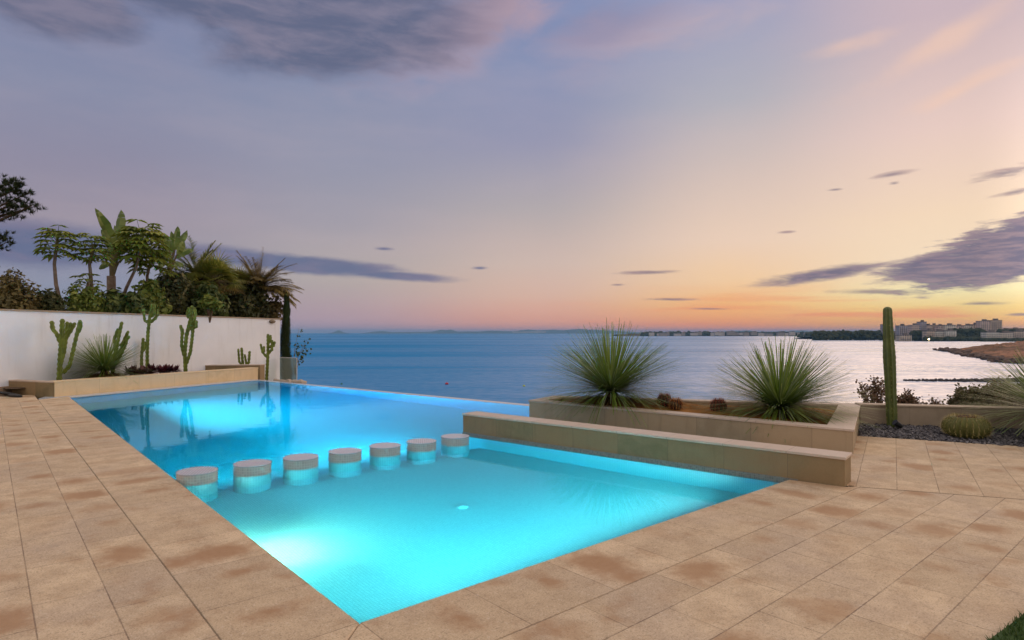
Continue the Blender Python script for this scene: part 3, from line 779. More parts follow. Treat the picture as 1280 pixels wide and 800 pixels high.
octf = [(0, 2, 4), (2, 1, 4), (1, 3, 4), (3, 0, 4), (2, 0, 5), (1, 2, 5), (3, 1, 5), (0, 3, 5)]
cnt = 0
while cnt < 9000:
    p = Vector((random.uniform(5.2, 9.6), random.uniform(6.6, 10.45)))
    if not in_poly(p, gq): continue
    cnt += 1
    s_ = random.uniform(0.014, 0.034); M_ = Matrix.Rotation(random.uniform(0, 6.28), 3, 'Z') @ Matrix.Rotation(random.uniform(0, 3), 3, 'X')
    sx, sy, sz = s_ * random.uniform(.8, 1.5), s_, s_ * random.uniform(.4, .8)
    z = 0.025 + random.uniform(0, 0.035)
    vs = []
    for a_ in octv:
        q = M_ @ Vector((a_[0] * sx * random.uniform(.7, 1.2), a_[1] * sy * random.uniform(.7, 1.2), a_[2] * sz)); vs.append((p.x + q.x, p.y + q.y, z + q.z))
    mb.add(vs, octf)
o = mb.build('slate_gravel', M_SLATE); tag(o, kind='stuff')

# ------------------------------------------------------------------ pool stools
sp = [(-3.39, 6.59), (-2.96, 6.98), (-2.526, 7.32), (-2.10, 7.70), (-1.674, 8.07), (-1.242, 8.40), (-0.817, 8.80)]
ordn = ['first stool from the left paving, largest in view', 'second stool from the left paving', 'third stool from the left paving', 'middle stool of the seven', 'fifth stool from the left paving', 'second stool from the bench wall', 'stool nearest the bench wall, smallest in view']
for i, (x, y) in enumerate(sp):
    t = thing('pool_stool', 'round mosaic pool stool, ' + ordn[i], 'stool', (x, y, SHAL), random.uniform(-.3, .3), 'mosaic stools in a row across the pool')
    mb = MB(); n = 56; r_ = 0.2
    for k in range(n):
        a0, a1 = 2 * math.pi * k / n, 2 * math.pi * (k + 1) / n
        mb.add([(r_ * math.cos(a0), r_ * math.sin(a0), 0), (r_ * math.cos(a1), r_ * math.sin(a1), 0), (r_ * math.cos(a1), r_ * math.sin(a1), 0.825), (r_ * math.cos(a0), r_ * math.sin(a0), 0.825)],
               [(0, 1, 2, 3)], [[(a0 * r_, 0), (a1 * r_, 0), (a1 * r_, 0.825), (a0 * r_, 0.825)]])
    mb.build('column', M_STOOLS, t)
    mb = MB(); r2 = 0.2035
    prism_mb(mb, [Vector((r2 * math.cos(2 * math.pi * k / n), r2 * math.sin(2 * math.pi * k / n))) for k in range(n)], 0.826, 0.838)
    mb.build('seat_top', M_STOOLT, t, bevel=0.003)

# ------------------------------------------------------------------ pool lamp and added fill strips
M_STEEL = simple('stainless', (0.6, 0.6, 0.6), (0.5, 0.5, 0.5), 0.3, 10, 0, 0.8)
def emis(name, col, s):
    m, t, p, o = new_mat(name); t.n.remove(p)
    e = t.node('ShaderNodeEmission'); e.inputs[0].default_value = (*col, 1); e.inputs[1].default_value = s
    t.link(e.outputs[0], o.inputs[0]); return m
M_LENS = emis('lamp_lens', (1.0, 0.95, 0.82), 6)
def pool_lamp(p, z, d, power, label, tilt=-0.1, col=(1.0, 0.93, 0.78), streak=0, size=80):
    t = thing('pool_light', label, 'pool light', (p.x, p.y, z), math.atan2(d.y, d.x), 'underwater lamps in the pool walls')
    mb = MB(); mb.tube([(-0.03, 0, 0), (0.004, 0, 0), (0.008, 0, 0)], [0.13, 0.13, 0.11], 24); rm = mb.build('rim', M_STEEL, t)
    mb = MB(); mb.tube([(0.0, 0, 0), (0.011, 0, 0)], [0.095, 0.085], 24); mb.build('lens', M_LENS, rm)
    l = bpy.data.lights.new('pool_light_beam', 'POINT'); l.energy = power; l.shadow_soft_size = 0.018; l.color = col
    lo = bpy.data.objects.new('beam', l); COL.objects.link(lo); lo.parent = t
    lo.location = (0.034, 0, 0)
    if streak:
        l = bpy.data.lights.new('pool_light_streak', 'SPOT'); l.energy = streak; l.spot_size = R(size); l.spot_blend = 1.0; l.shadow_soft_size = 0.018; l.color = col
        lo = bpy.data.objects.new('beam', l); COL.objects.link(lo); lo.parent = t
        lo.location = (0.036, 0, 0); dv = Vector((1, 0, tilt)).normalized(); lo.rotation_euler = (-dv).to_track_quat('Z', 'Y').to_euler()
CB = (0.50, 0.93, 0.97)
pool_lamp(uv2(0.0, 2.15), -0.34, U, 75, 'lit lamp in the near left pool wall under the bright patch', -0.4, (1.0, 0.84, 0.54), 100, 100)
M_FILL_STRIP = emis('fill_strip_lens', (0.6, 0.9, 1.0), 2)  # hidden strips added to brighten the pool evenly
def strip(p, q, z, d, power, label, col=CB, spread=80):
    """linear underwater fill light, added out of sight to even out the pool"""
    c = (p + q) / 2; L = (q - p).length
    t = thing('added_fill_strip', label, 'pool light', (c.x, c.y, z), math.atan2(d.y, d.x), 'hidden fill lights added under the pool edges')
    mb = MB(); mb.box((-0.008, 0, 0), (0.02, L, 0.06)); ch = mb.build('channel', M_STEEL, t)
    mb = MB(); mb.box((0.004, 0, 0), (0.004, L - .02, 0.04)); mb.build('lens', M_FILL_STRIP, ch)
    l = bpy.data.lights.new('fill_strip_beam', 'AREA'); l.shape = 'RECTANGLE'; l.size = L; l.size_y = 0.04; l.energy = power; l.color = col; l.spread = R(spread)
    lo = bpy.data.objects.new('beam', l); COL.objects.link(lo); lo.parent = t; lo.location = (0.010, 0, 0)
    lo.rotation_euler = Matrix(((0, 0, -1), (1, 0, 0), (0, -1, 0))).to_euler()
strip(uv2(0, .3), uv2(0, 3.9), -0.12, U, 30, 'added hidden fill light under the near left pool edge')
strip(uv2(.3, 0), uv2(4.4, 0), -0.14, V, 105, 'added hidden fill light under the near right pool edge', (0.62, 0.97, 0.93), 100)
strip(uv2(.3, 4.36), uv2(2.0, 4.36), -0.80, V, 60, 'added hidden fill light on the step behind the left stools')
strip(uv2(2.1, 4.36), uv2(4.0, 4.36), -0.80, V, 130, 'added hidden fill light on the step behind the right stools', CB, 75)
strip(uv2(0, 4.8), uv2(0, 9.2), -0.12, U, 150, 'added hidden fill light under the left edge of the deep pool, nearer the stools')
strip(uv2(0, 9.4), uv2(0, 14.4), -0.12, U, 850, 'added hidden fill light under the left edge of the deep pool, nearer the ledge', CB, 95)
# floor inlet
ip = gp(578, 634, 0).xy; dirv = ip.normalized(); ip = ip + dirv * 0.75
t = thing('floor_inlet', 'small white round inlet on the shallow pool floor', 'inlet', (ip.x, ip.y, SHAL))
mb = MB(); mb.tube([(0, 0, 0), (0, 0, 0.02), (0, 0, 0.035)], [0.06, 0.06, 0.035], 20)
M_PLASTIC = simple('white_plastic', (0.8, 0.8, 0.78), (0.75, 0.75, 0.73), 0.4, 10, 0); mb.build('flange', M_PLASTIC, t)
mb = MB(); mb.tube([(0, 0, 0.035), (0, 0, 0.05)], [0.022, 0.015], 12); mb.build('nozzle', M_PLASTIC, t)

# hose at far left
hp = [gp(-30, 496, 0.09), gp(-8, 491, 0.11), gp(6, 492, 0.09), gp(14, 494.5, 0.085), gp(26, 495.5, 0.075), gp(16, 493, 0.1), gp(0, 491, 0.14), gp(-20, 492, 0.1)]
sm = []
for i in range(len(hp) - 1):
    for k in range(6):
        f = k / 6; p0 = hp[max(0, i - 1)]; p1 = hp[i]; p2 = hp[i + 1]; p3 = hp[min(len(hp) - 1, i + 2)]
        sm.append(0.5 * ((2 * p1) + (p2 - p0) * f + (2 * p0 - 5 * p1 + 4 * p2 - p3) * f * f + (3 * p1 - p0 - 3 * p2 + p3) * f ** 3))
mb = MB(); mb.tube(sm, 0.035, 8)
o = mb.build('garden_hose', M_BLACK, smooth=True); tag(o, 'black coiled hose lying on the paving by the left ledge', 'hose')

# ------------------------------------------------------------------ plants
def blade(mb, p, d, L, w, droop, n=4, side=None, taper=0.15):
    """thin curved leaf strip"""
    d = d.normalized(); p = Vector(p)
    s_ = side if side is not None else d.cross(Vector((0, 0, 1)))
    if s_.length < 0.05: s_ = Vector((1, 0, 0))
    s_ = s_.normalized(); vs = []; 
    for i in range(n + 1):
        f = i / n; ww = w * (1 - (1 - taper) * f) * 0.5
        vs += [p - s_ * ww, p + s_ * ww]
        d = (d + Vector((0, 0, -droop / n))).normalized(); p = p + d * (L / n)
    fs = [(2 * i, 2 * i + 1, 2 * i + 3, 2 * i + 2) for i in range(n)]
    mb.add(vs, fs)

def rand_dir(lo, hi):
    e = math.asin(random.uniform(math.sin(lo), math.sin(hi))); a_ = random.uniform(0, 2 * math.pi)
    return Vector((math.cos(e) * math.cos(a_), math.cos(e) * math.sin(a_), math.sin(e)))

M_BLADE = leafmat('desert_spoon_blades', (0.12, 0.20, 0.02), (0.21, 0.30, 0.04), (0.36, 0.42, 0.12), 0.4, 0.3)
M_BLADE2 = leafmat('desert_spoon_pale_blades', (0.16, 0.22, 0.09), (0.22, 0.28, 0.13), (0.34, 0.38, 0.22), 0.45, 0.3)
M_DRY = leafmat('dry_blades', (0.20, 0.10, 0.03), (0.14, 0.09, 0.02), (0.30, 0.18, 0.06), 0.7, 0.2)
def desert_spoon(c, Rr, label, nb=1000, group='spiky desert spoon plants', skirt=True, vert=1.0, lo=0.02, w=0.017):
    t = thing('desert_spoon', label, 'plant', c, 0, group)
    mb = MB(); mb2 = MB()
    for i in range(nb):
        d = rand_dir(lo, 1.5708) if random.random() < 0.5 else rand_dir(lo, 0.75)
        L = Rr * random.uniform(0.80, 1.06) * (1.0 + 0.28 * (1 - max(0, d.z)))
        o_ = Vector((d.x * 0.05, d.y * 0.05, 0.03 * d.z + 0.0))
        blade(mb2 if random.random() < 0.3 else mb, o_, d, L, w * random.uniform(.8, 1.15), 0.06 + 0.34 * (1 - d.z) * random.uniform(.1, 1.3) + (random.uniform(.3, .9) if random.random() < .07 else 0), 5, taper=0.45)
    mb.build('leaves', M_BLADE, t); mb2.build('pale_leaves', M_BLADE2, t)
    mb = MB(); mb.tube([(0, 0, -0.35), (0, 0, -0.1), (0, 0, 0.06)], [0.10, 0.12, 0.07], 10); mb.build('trunk', M_DRYBARK, t)
    if skirt:
        mb = MB()
        for i in range(900):
            a_ = random.uniform(0, 6.28); r_ = random.uniform(0.05, 0.62) * Rr
            d = Vector((math.cos(a_), math.sin(a_), random.uniform(-0.1, 0.3)))
            blade(mb, Vector((math.cos(a_) * r_ * .6, math.sin(a_) * r_ * .6, -0.13 + random.uniform(-.03, .05))), d, random.uniform(.2, .45) * Rr, 0.018, 0.5, 3)
        mb.build('dry_skirt', M_DRY, t)
    return t
M_DRYBARK = simple('dry_bark', (0.16, 0.10, 0.06), (0.09, 0.06, 0.04), 0.95, 8, 0.6)
desert_spoon(dp(764, 489, 10.9), 1.22, 'spiky desert spoon at the left end of the stone planter', 1500)
desert_spoon(dp(975, 509, 9.6), 1.08, 'spiky desert spoon at the right end of the stone planter', 1400)
desert_spoon(dp(131, 463, 17.3), 1.0, 'desert spoon against the white wall between two cacti', 900, w=0.02)
desert_spoon(dp(1318, 516, 9.0), 1.0, 'desert spoon at the right edge beside the barrel cactus', 1000, skirt=False)

def spiny_ball(mb, c, r, n=14, squash=0.9, ribs=0.06):
    nl = 14; na = n * 4; vs = []
    for j in range(nl + 1):
        th = math.pi * j / nl
        for i in range(na):
            a_ = 2 * math.pi * i / na; k = 1 - ribs * (0.5 - 0.5 * math.cos(a_ * n)) * 2 * math.sin(th)
            rr_ = r * math.sin(th) ** 0.75 * k if 0 < th < math.pi else 0.001
            z = r * squash * math.cos(th)
            if th < 0.5: z -= r * 0.10 * (1 - th / 0.5)
            vs.append((c[0] + rr_ * math.cos(a_), c[1] + rr_ * math.sin(a_), c[2] + z))
    fs = [(j * na + i, (j + 1) * na + i, (j + 1) * na + (i + 1) % na, j * na + (i + 1) % na) for j in range(nl) for i in range(na)]
    mb.add(vs, fs)
M_CACT = simple('cactus_skin', (0.15, 0.15, 0.035), (0.10, 0.10, 0.025), 0.5, 5, 0.15)
M_CACT2 = simple('euphorbia_skin', (0.20, 0.24, 0.035), (0.10, 0.125, 0.022), 0.5, 7, 0.2)
M_SPINE = leafmat('golden_spines', (0.50, 0.38, 0.14), (0.36, 0.28, 0.10), (0.60, 0.48, 0.22), 0.6, 0.1)
M_RSPINE = leafmat('red_spines', (0.38, 0.04, 0.02), (0.50, 0.09, 0.04), (0.55, 0.16, 0.07), 0.6, 0.1)
M_OSPINE = leafmat('orange_spines', (0.55, 0.18, 0.04), (0.62, 0.25, 0.06), (0.7, 0.35, 0.10), 0.6, 0.1)
M_CROWN = simple('cactus_crown', (0.10, 0.035, 0.02), (0.06, 0.03, 0.02), 0.9, 30, 0.5)
def barrel(c, r, label, spine, nr=18, squash=0.62, dens=14, sl=0.05, cat='cactus', group=None, skin=None):
    t = thing('barrel_cactus', label, cat, c, 0, group)
    mb = MB(); spiny_ball(mb, (0, 0, r * squash * 0.9), r, nr, squash, 0.09); bd_ = mb.build('body', skin or M_CACT, t, smooth=True)
    mb = MB()
    for i in range(nr):
        a_ = 2 * math.pi * i / nr
        for j in range(dens):
            th = math.pi * (0.10 + 0.62 * j / dens)
            rr_ = r * math.sin(th) ** 0.75; p = Vector((rr_ * math.cos(a_), rr_ * math.sin(a_), r * squash * (0.9 + math.cos(th))))
            nrm = Vector((math.cos(a_) * math.sin(th), math.sin(a_) * math.sin(th), math.cos(th)))
            for k in range(4):
                d = (nrm + Vector((random.gauss(0, .6), random.gauss(0, .6), random.gauss(0, .6)))).normalized()
                blade(mb, p, d, sl * random.uniform(.7, 1.2), 0.006, 0.1, 1, taper=0.2)
    tag(mb.build('spines', spine, bd_), kind='stuff')
    mb = MB(); mb.tube([(0, 0, r * squash * 1.6), (0, 0, r * squash * 1.84)], [r * 0.5, r * 0.42], 18); mb.build('woolly_top', M_CROWN, bd_)
    return t
barrel(gp(1207.5, 546.5, 0.05), 0.305, 'large golden barrel cactus sitting on the slate gravel', M_SPINE, 26, 0.56, 16, 0.045)
for (px, py, d, r_, m_, lb) in ((830.5, 508, 10.45, 0.125, M_RSPINE, 'dark red spiny ball cactus left of the orange one'), (845, 512, 10.2, 0.105, M_OSPINE, 'small orange spiny ball cactus in the planter middle'), (898, 516, 9.85, 0.13, M_RSPINE, 'red spiny ball cactus left of the right desert spoon')):
    barrel(dp(px, py, d), r_, lb, m_, 14, 0.85, 12, 0.05, group='ball cacti in the stone planter', skin=M_CROWN)

def ribbed(mb, pts, radii, ribs=5, depth=0.35, notch=0.0, per=0.06, n_per=4):
    """succulent stem: star-shaped section swept along pts, with scalloped ribs"""
    pts = [Vector(p) for p in pts]; 
    # resample
    P = []; Rr_ = []; 
    for i in range(len(pts) - 1):
        L = (pts[i + 1] - pts[i]).length; n = max(2, int(L / (per / 2)))
        for k in range(n):
            f = k / n; P.append(pts[i].lerp(pts[i + 1], f)); Rr_.append(radii[i] * (1 - f) + radii[i + 1] * f)
    P.append(pts[-1]); Rr_.append(radii[-1])
    # rounded tip
    tdir = (P[-1] - P[-2]).normalized()
    for q in (0.4, 0.75, 0.95): P.append(P[-1] + tdir * Rr_[-1] * 0.3); Rr_.append(radii[-1] * math.sqrt(max(0.01, 1 - q * q)))
    n = ribs * n_per; rings = []; pa = None
    for i, p in enumerate(P):
        t_ = (P[min(i + 1, len(P) - 1)] - P[max(i - 1, 0)]).normalized()
        a_ = t_.cross(Vector((0.3, 1, 0.2))).normalized() if pa is None else (pa - t_ * pa.dot(t_)).normalized()
        pa = a_; b_ = t_.cross(a_); rg = []
        for k in range(n):
            an = 2 * math.pi * k / n; w_ = 0.5 + 0.5 * math.cos(an * ribs)
            rr_ = Rr_[i] * (1 - depth * (1 - w_)) * (1 + notch * w_ * (1 if i % 2 else -1))
            rg.append(p + (a_ * math.cos(an) + b_ * math.sin(an)) * rr_)
        rings.append(rg)
    vs = [q for rg in rings for q in rg]
    fs = [(i * n + k, i * n + (k + 1) % n, (i + 1) * n + (k + 1) % n, (i + 1) * n + k) for i in range(len(rings) - 1) for k in range(n)]
    fs.append(tuple((len(rings) - 1) * n + k for k in range(n)))
    mb.add(vs, fs)

# tall column cactus
cb = gp(1115, 533, 0.05)
t = thing('column_cactus', 'tall single column cactus standing in the gravel before the bay', 'cactus', cb)
mb = MB(); hz = dp(0, 381.5, cb.y).z - 0.08
ribbed(mb, [(0.0, 0, 0), (-0.005, 0, 0.18), (-0.02, 0, 0.6), (-0.045, 0, 1.15), (-0.065, 0, 1.6), (-0.075, 0, hz - 0.05)], [0.075, 0.085, 0.084, 0.095, 0.078, 0.068], 7, 0.42, 0.02, 0.09, 6)
mb.build('stem', simple('column_cactus_skin', (0.13, 0.155, 0.035), (0.075, 0.10, 0.025), 0.35, 5, 0.1, 0.5), t, smooth=True)
mb = MB()
for k in range(6):
    for j in range(24):
        z = 0.08 + j * (hz - .15) / 24; a_ = 2 * math.pi * k / 6
        for q in range(3):
            blade(mb, (0.083 * math.cos(a_) - 0.04 * z / hz, 0.083 * math.sin(a_), z), Vector((math.cos(a_) + random.gauss(0, .5), math.sin(a_) + random.gauss(0, .5), random.gauss(0, .5))), 0.04, 0.006, 0, 1)
tag(mb.build('spines', M_SPINE, t), kind='stuff')
# small spot lamp at its foot
p = gp(1123, 537, 0.05)
t = thing('garden_spotlight', 'small black garden spotlight at the foot of the column cactus', 'lamp', p)
mb = MB(); mb.tube([(0, 0, 0), (0, 0, 0.05)], [0.012, 0.012], 8); mb.build('spike', M_BLACK, t)
mb = MB(); mb.tube([(0.05, 0, 0.05), (-0.02, 0, 0.09), (-0.06, 0, 0.12)], [0.035, 0.045, 0.05], 14); mb.build('lamp_head', M_BLACK, t)

def euphorbia(base, d, stems, label, skin=M_CACT2, rad=0.055, extra=0.0):
    """candelabra cactus: stems given as pixel polylines at depth d"""
    b0 = dp(base[0], base[1], d)
    t = thing('candelabra_cactus', label, 'cactus', b0, 0, 'candelabra cacti along the white wall')
    for i, st in enumerate(stems):
        pts = []
        dy = 0 if i == 0 else random.uniform(-.12, .12)
        for j, (px, py) in enumerate(st):
            q = dp(px, py, d + (dy * j / (len(st) - 1))) - b0; pts.append(q)
        r_ = rad * (1.1 if i == 0 else 0.9)
        mb = MB(); rr_ = [r_ * (0.9 if (j == 0 and i) else 1) * (1 - .12 * j / len(pts)) for j in range(len(pts))]
        if extra and i == 0: pts = [Vector((0, 0, -extra))] + pts; rr_ = [r_] + rr_
        ribbed(mb, pts, rr_, 4, 0.5, 0.15, 0.12, 4)
        mb.build('stem' if i == 0 else 'arm', skin, t, smooth=False)
    return t
euphorbia((74, 475), 16.1, [[(74, 476), (75, 455), (77, 425), (78, 401)],
    [(76, 455), (80, 440), (83, 420), (84, 404)], [(75, 428), (71, 417), (66, 412), (65, 403)],
    [(79, 466), (87, 457), (91, 440), (96, 418), (100, 402)], [(83, 422), (88, 414), (92, 407), (93, 405)], [(83, 416), (87, 412), (88, 405)], [(97, 416), (100, 411), (101, 404)]],
    'many-armed candelabra cactus at the left end of the ledge', rad=0.07)
euphorbia((140, 472), 17.8, [[(140, 472), (143, 450), (147, 428), (152, 404)], [(146, 445), (152, 436), (155, 425), (160, 415)], [(144, 440), (143, 424), (147, 412)], [(150, 432), (156, 428), (161, 421)], [(142, 455), (149, 447), (154, 437), (158, 428)]],
    'bushy candelabra cactus rising behind the grassy desert spoon', rad=0.06)
euphorbia((184, 461), 18.8, [[(184, 463), (184, 440), (185, 415), (187, 398), (190, 382)], [(186, 403), (181, 401), (180, 393), (180, 388)], [(188, 403), (194, 398), (197, 393), (197, 388)], [(189, 396), (193, 392), (193, 382)]],
    'slender candelabra cactus with a three-armed top, taller than the wall', rad=0.06)
euphorbia((177, 460), 19.1, [[(177, 462), (177, 445), (179, 424)], [(178, 440), (181, 436), (181, 428)]], 'short straight cactus stem beside the three-armed one', rad=0.055)
euphorbia((232, 463), 20.0, [[(232, 465), (231, 440), (233, 420), (238, 400), (240, 384)], [(233, 455), (238, 440), (240, 424), (242, 405)], [(230, 445), (227, 432), (228, 412)], [(236, 408), (242, 402), (244, 393), (243, 386)], [(229, 418), (227, 412), (226, 408)], [(238, 412), (245, 408), (245, 402)], [(236, 398), (234, 392), (236, 386)]],
    'thick many-stemmed candelabra cactus under the fan palm', rad=0.075)
euphorbia((305, 462), 22.6, [[(305, 464), (303, 450), (302, 436)], [(303, 458), (299, 452), (298, 437)], [(305, 459), (311, 453), (312, 440)], [(309, 460), (307, 450), (306, 444)]],
    'low three-armed cactus behind the right end of the ledge', rad=0.06)
euphorbia((333, 478), 22.9, [[(333, 480), (334, 460), (335, 440), (335, 419)], [(333, 446), (328, 440), (326, 431)], [(335, 442), (340, 437), (340, 426)], [(336, 434), (342, 432), (343, 428)], [(330, 440), (330, 434)], [(335, 430), (338, 425), (338, 420)]],
    'candelabra cactus standing at the water beside the wall end', rad=0.065, extra=0.8)

# dark red succulents
def rosette(c, r_, mat, label, group, name='red_succulent', n=60, cat='plant'):
    t = thing(name, label, cat, c, 0, group); mb = MB()
    for k in range(n):
        d = rand_dir(-0.5, 1.4); s_ = d.cross(Vector((0, 0, 1))).normalized()
        L = r_ * random.uniform(.6, 1.1); w = L * 0.42; p = d * 0.02
        q1 = p + d * L * .55 + s_ * w * .5; q2 = p + d * L * .55 - s_ * w * .5; tip = p + d * L + Vector((0, 0, .02))
        mb.add([p, q1, tip, q2], [(0, 1, 2, 3)])
    mb.build('leaves', mat, t)
    mb = MB(); mb.tube([(0, 0, -0.15), (0, 0, 0.02)], [0.02, 0.015], 6); mb.build('stem', M_DRYBARK, t)
M_BURG = leafmat('burgundy_leaves', (0.06, 0.012, 0.02), (0.11, 0.02, 0.03), (0.16, 0.04, 0.05), 0.4, 0.1)
ords = ['leftmost', 'second from left', 'third from left', 'fourth from left', 'fifth from left', 'rightmost']
for q_, (px, d) in enumerate(((163, 18.2), (168, 18.0), (173, 18.3), (179, 18.3), (185, 18.5), (190, 18.6), (200, 18.9), (206, 19.1), (212, 19.2), (219, 19.4))):
    if px < 195: lb = 'dark burgundy succulent, %s in the left cluster behind the ledge' % ords[q_]
    else: lb = 'dark burgundy succulent, %s in the right cluster behind the ledge' % [ords[0], ords[1], ords[2], ords[5]][q_ - 6]
    rosette(Vector((dp(px, 464, d).x, d, 0.38 + random.uniform(-.03, .05))), 0.23, M_BURG, lb, 'burgundy succulents behind the ledge')

# ---- foliage masses
def clump_leaves(mb, centers, n, size, flat=0.0, elong=1.6):
    """leaf-sized faces through a set of ellipsoid clumps (c, (rx,ry,rz))"""
    tot = sum(r_[0] * r_[1] * r_[2] for _, r_ in centers)
    for c, r_ in centers:
        m_ = int(n * r_[0] * r_[1] * r_[2] / tot)
        for i in range(m_):
            d = rand_dir(-1.2, 1.57); rad = random.random() ** 0.45
            rad *= 0.82 + 0.35 * noise.noise(d * 2.2 + Vector(c))
            p = Vector((c[0] + d.x * r_[0] * rad, c[1] + d.y * r_[1] * rad, c[2] + d.z * r_[2] * rad))
            nd = (d + Vector((random.gauss(0, .6), random.gauss(0, .6), random.gauss(0, .5) + flat))).normalized()
            s_ = nd.cross(Vector((random.gauss(0, 1), random.gauss(0, 1), random.gauss(0, 1)))).normalized(); t_ = nd.cross(s_)
            L = size * random.uniform(.6, 1.3); w = L / elong * .5
            mb.add([p - t_ * L * .5, p + s_ * w, p + t_ * L * .5 - nd * L * .12, p - s_ * w], [(0, 1, 2, 3)])
def bush(name, c, r_, n, size, mat, label, group=None, sub=9, cat='shrub', stems=True, elong=1.8):
    t = thing(name, label, cat, c, 0, group)
    cs = []
    for i in range(sub):
        d = rand_dir(-0.1, 1.5); q = random.uniform(.35, .72)
        s_ = random.uniform(.34, .52)
        cs.append(((d.x * r_[0] * q, d.y * r_[1] * q, r_[2] * .5 + d.z * r_[2] * q * .7), (r_[0] * s_, r_[1] * s_, r_[2] * s_ * .8)))
    mb = MB(); clump_leaves(mb, cs, n, size, 0.2, elong); mb.build('foliage', mat, t)
    if stems:
        mb = MB()
        for cc, rr_ in cs:
            mb.tube([(0, 0, -0.3), (cc[0] * .5, cc[1] * .5, cc[2] * .6), cc], [0.03, 0.02, 0.008], 5)
        mb.build('stems', M_DRYBARK, t)
    return t
M_OLIVE = leafmat('olive_leaves', (0.11, 0.09, 0.025), (0.18, 0.14, 0.04), (0.28, 0.19, 0.06))
M_DKGREEN = leafmat('dark_green_leaves', (0.05, 0.08, 0.015), (0.10, 0.14, 0.03), (0.20, 0.22, 0.05))
M_MIDGREEN = leafmat('mid_green_leaves', (0.11, 0.16, 0.02), (0.20, 0.25, 0.04), (0.36, 0.36, 0.08))
M_FOREST = leafmat('very_dark_leaves', (0.04, 0.05, 0.012), (0.08, 0.09, 0.025), (0.18, 0.15, 0.045))  # darkest of the garden leaf colours
gz = 0.3
def bz(px, d, top, w_px, name, mat, label, n=2600, size=0.14, gb='shrubs behind the white wall', base=1.2, depth=None, sub=10, elong=1.8):
    c = dp(px, 416, d); ztop = dp(px, top, d).z
    rx = w_px / F * d / 2
    bush(name, (c.x, c.y, base), (rx, depth or rx * .8, (ztop - base) * 0.93), n, size, mat, label, gb, sub, elong=elong)
bz(12, 17.2, 345, 85, 'garden_shrub', M_OLIVE, 'reddish olive rounded shrub at the far left behind the wall', 4200, 0.13)
bz(62, 18.0, 361, 80, 'garden_shrub', M_FOREST, 'dark low shrub behind the wall left of the first papaya', 3000, 0.13)
bz(105, 18.6, 366, 60, 'garden_shrub', M_MIDGREEN, 'fresh green low shrub between the two left papayas', 1800, 0.15)
bz(150, 19.6, 362, 70, 'garden_shrub', M_DKGREEN, 'dark green shrub at the foot of the banana-leaved tree', 3000, 0.2)
bz(185, 20.6, 350, 60, 'garden_shrub', M_MIDGREEN, 'leafy green shrub under the largest papaya', 2400, 0.22)
bz(215, 22.5, 338, 90, 'garden_shrub', M_FOREST, 'very dark shrub behind the wall centre', 4500, 0.2)
bz(250, 23.3, 352, 80, 'garden_shrub', M_DKGREEN, 'dense dark shrub left of the green fan palm', 3500, 0.2)
bz(300, 26.2, 352, 90, 'garden_shrub', M_FOREST, 'dark undergrowth between the two palms', 3500, 0.2)
bz(335, 27.5, 372, 56, 'garden_shrub', M_OLIVE, 'brownish undergrowth below the ragged palm', 1800, 0.18)
bz(232, 24.0, 340, 56, 'garden_shrub', M_MIDGREEN, 'tall tangled shrub between the banana-leaved tree and the palms', 2600, 0.26, elong=3.0)
bz(292, 28.5, 348, 90, 'garden_shrub', M_DKGREEN, 'tall dark mass of leaves behind both palms', 3200, 0.28, elong=3.5)
# lighter broad leaves hanging over the wall
c = dp(262, 384, 22.0)
bush('overhanging_shrub', (c.x, c.y, c.z - 0.25), (0.55, 0.4, 0.6), 420, 0.26, M_MIDGREEN, 'yellow-green broad leaves hanging over the white wall', None, 5, elong=2.2)
# spiky grasses behind wall
for (px, lb) in ((108, 'small cycad-like spiky plant right of the first papaya'), (128, 'small spiky plant left of the banana-leaved tree')):
    c = dp(px, 378, 18.8); t = thing('spiky_plant', lb, 'plant', (c.x, c.y, 1.3), 0, 'spiky plants behind the wall')
    mb = MB()
    for i in range(90):
        d = rand_dir(0.3, 1.5); blade(mb, (0, 0, 0.6), d, 1.0 * random.uniform(.8, 1.1), 0.025, .3, 4)
    mb.build('leaves', M_DKGREEN, t); mb = MB(); mb.tube([(0, 0, -1.2), (0, 0, .6)], [.07, .06], 8); mb.build('trunk', M_DRYBARK, t)

# ---- papaya
M_BARK = simple('grey_bark', (0.26, 0.19, 0.14), (0.16, 0.11, 0.08), 0.9, 6, 0.5)
M_PAP = leafmat('papaya_leaves', (0.13, 0.18, 0.02), (0.27, 0.31, 0.04), (0.48, 0.46, 0.10), 0.45, 0.3)
def palmate(mb, p, d, size, up=Vector((0, 0, 1))):
    """hand-shaped leaf of seven lobes, spread in a drooping plane"""
    d = d.normalized(); s_ = d.cross(up)
    if s_.length < .05: s_ = Vector((1, 0, 0))
    s_ = s_.normalized(); nrm = s_.cross(d).normalized(); vs = [p]; fs = []
    for k in range(7):
        a_ = (k - 3) * 0.62; dd = d * math.cos(a_) + s_ * math.sin(a_)
        L = size * (1 - 0.09 * abs(k - 3)) * random.uniform(.85, 1.1); ss = dd.cross(nrm)
        w = L * 0.17; b = len(vs)
        mid = p + dd * L * .55 - nrm * L * .06
        vs += [mid + ss * w, p + dd * L - nrm * L * .34, mid - ss * w]
        fs.append((0, b, b + 1, b + 2))
    mb.add(vs, fs)
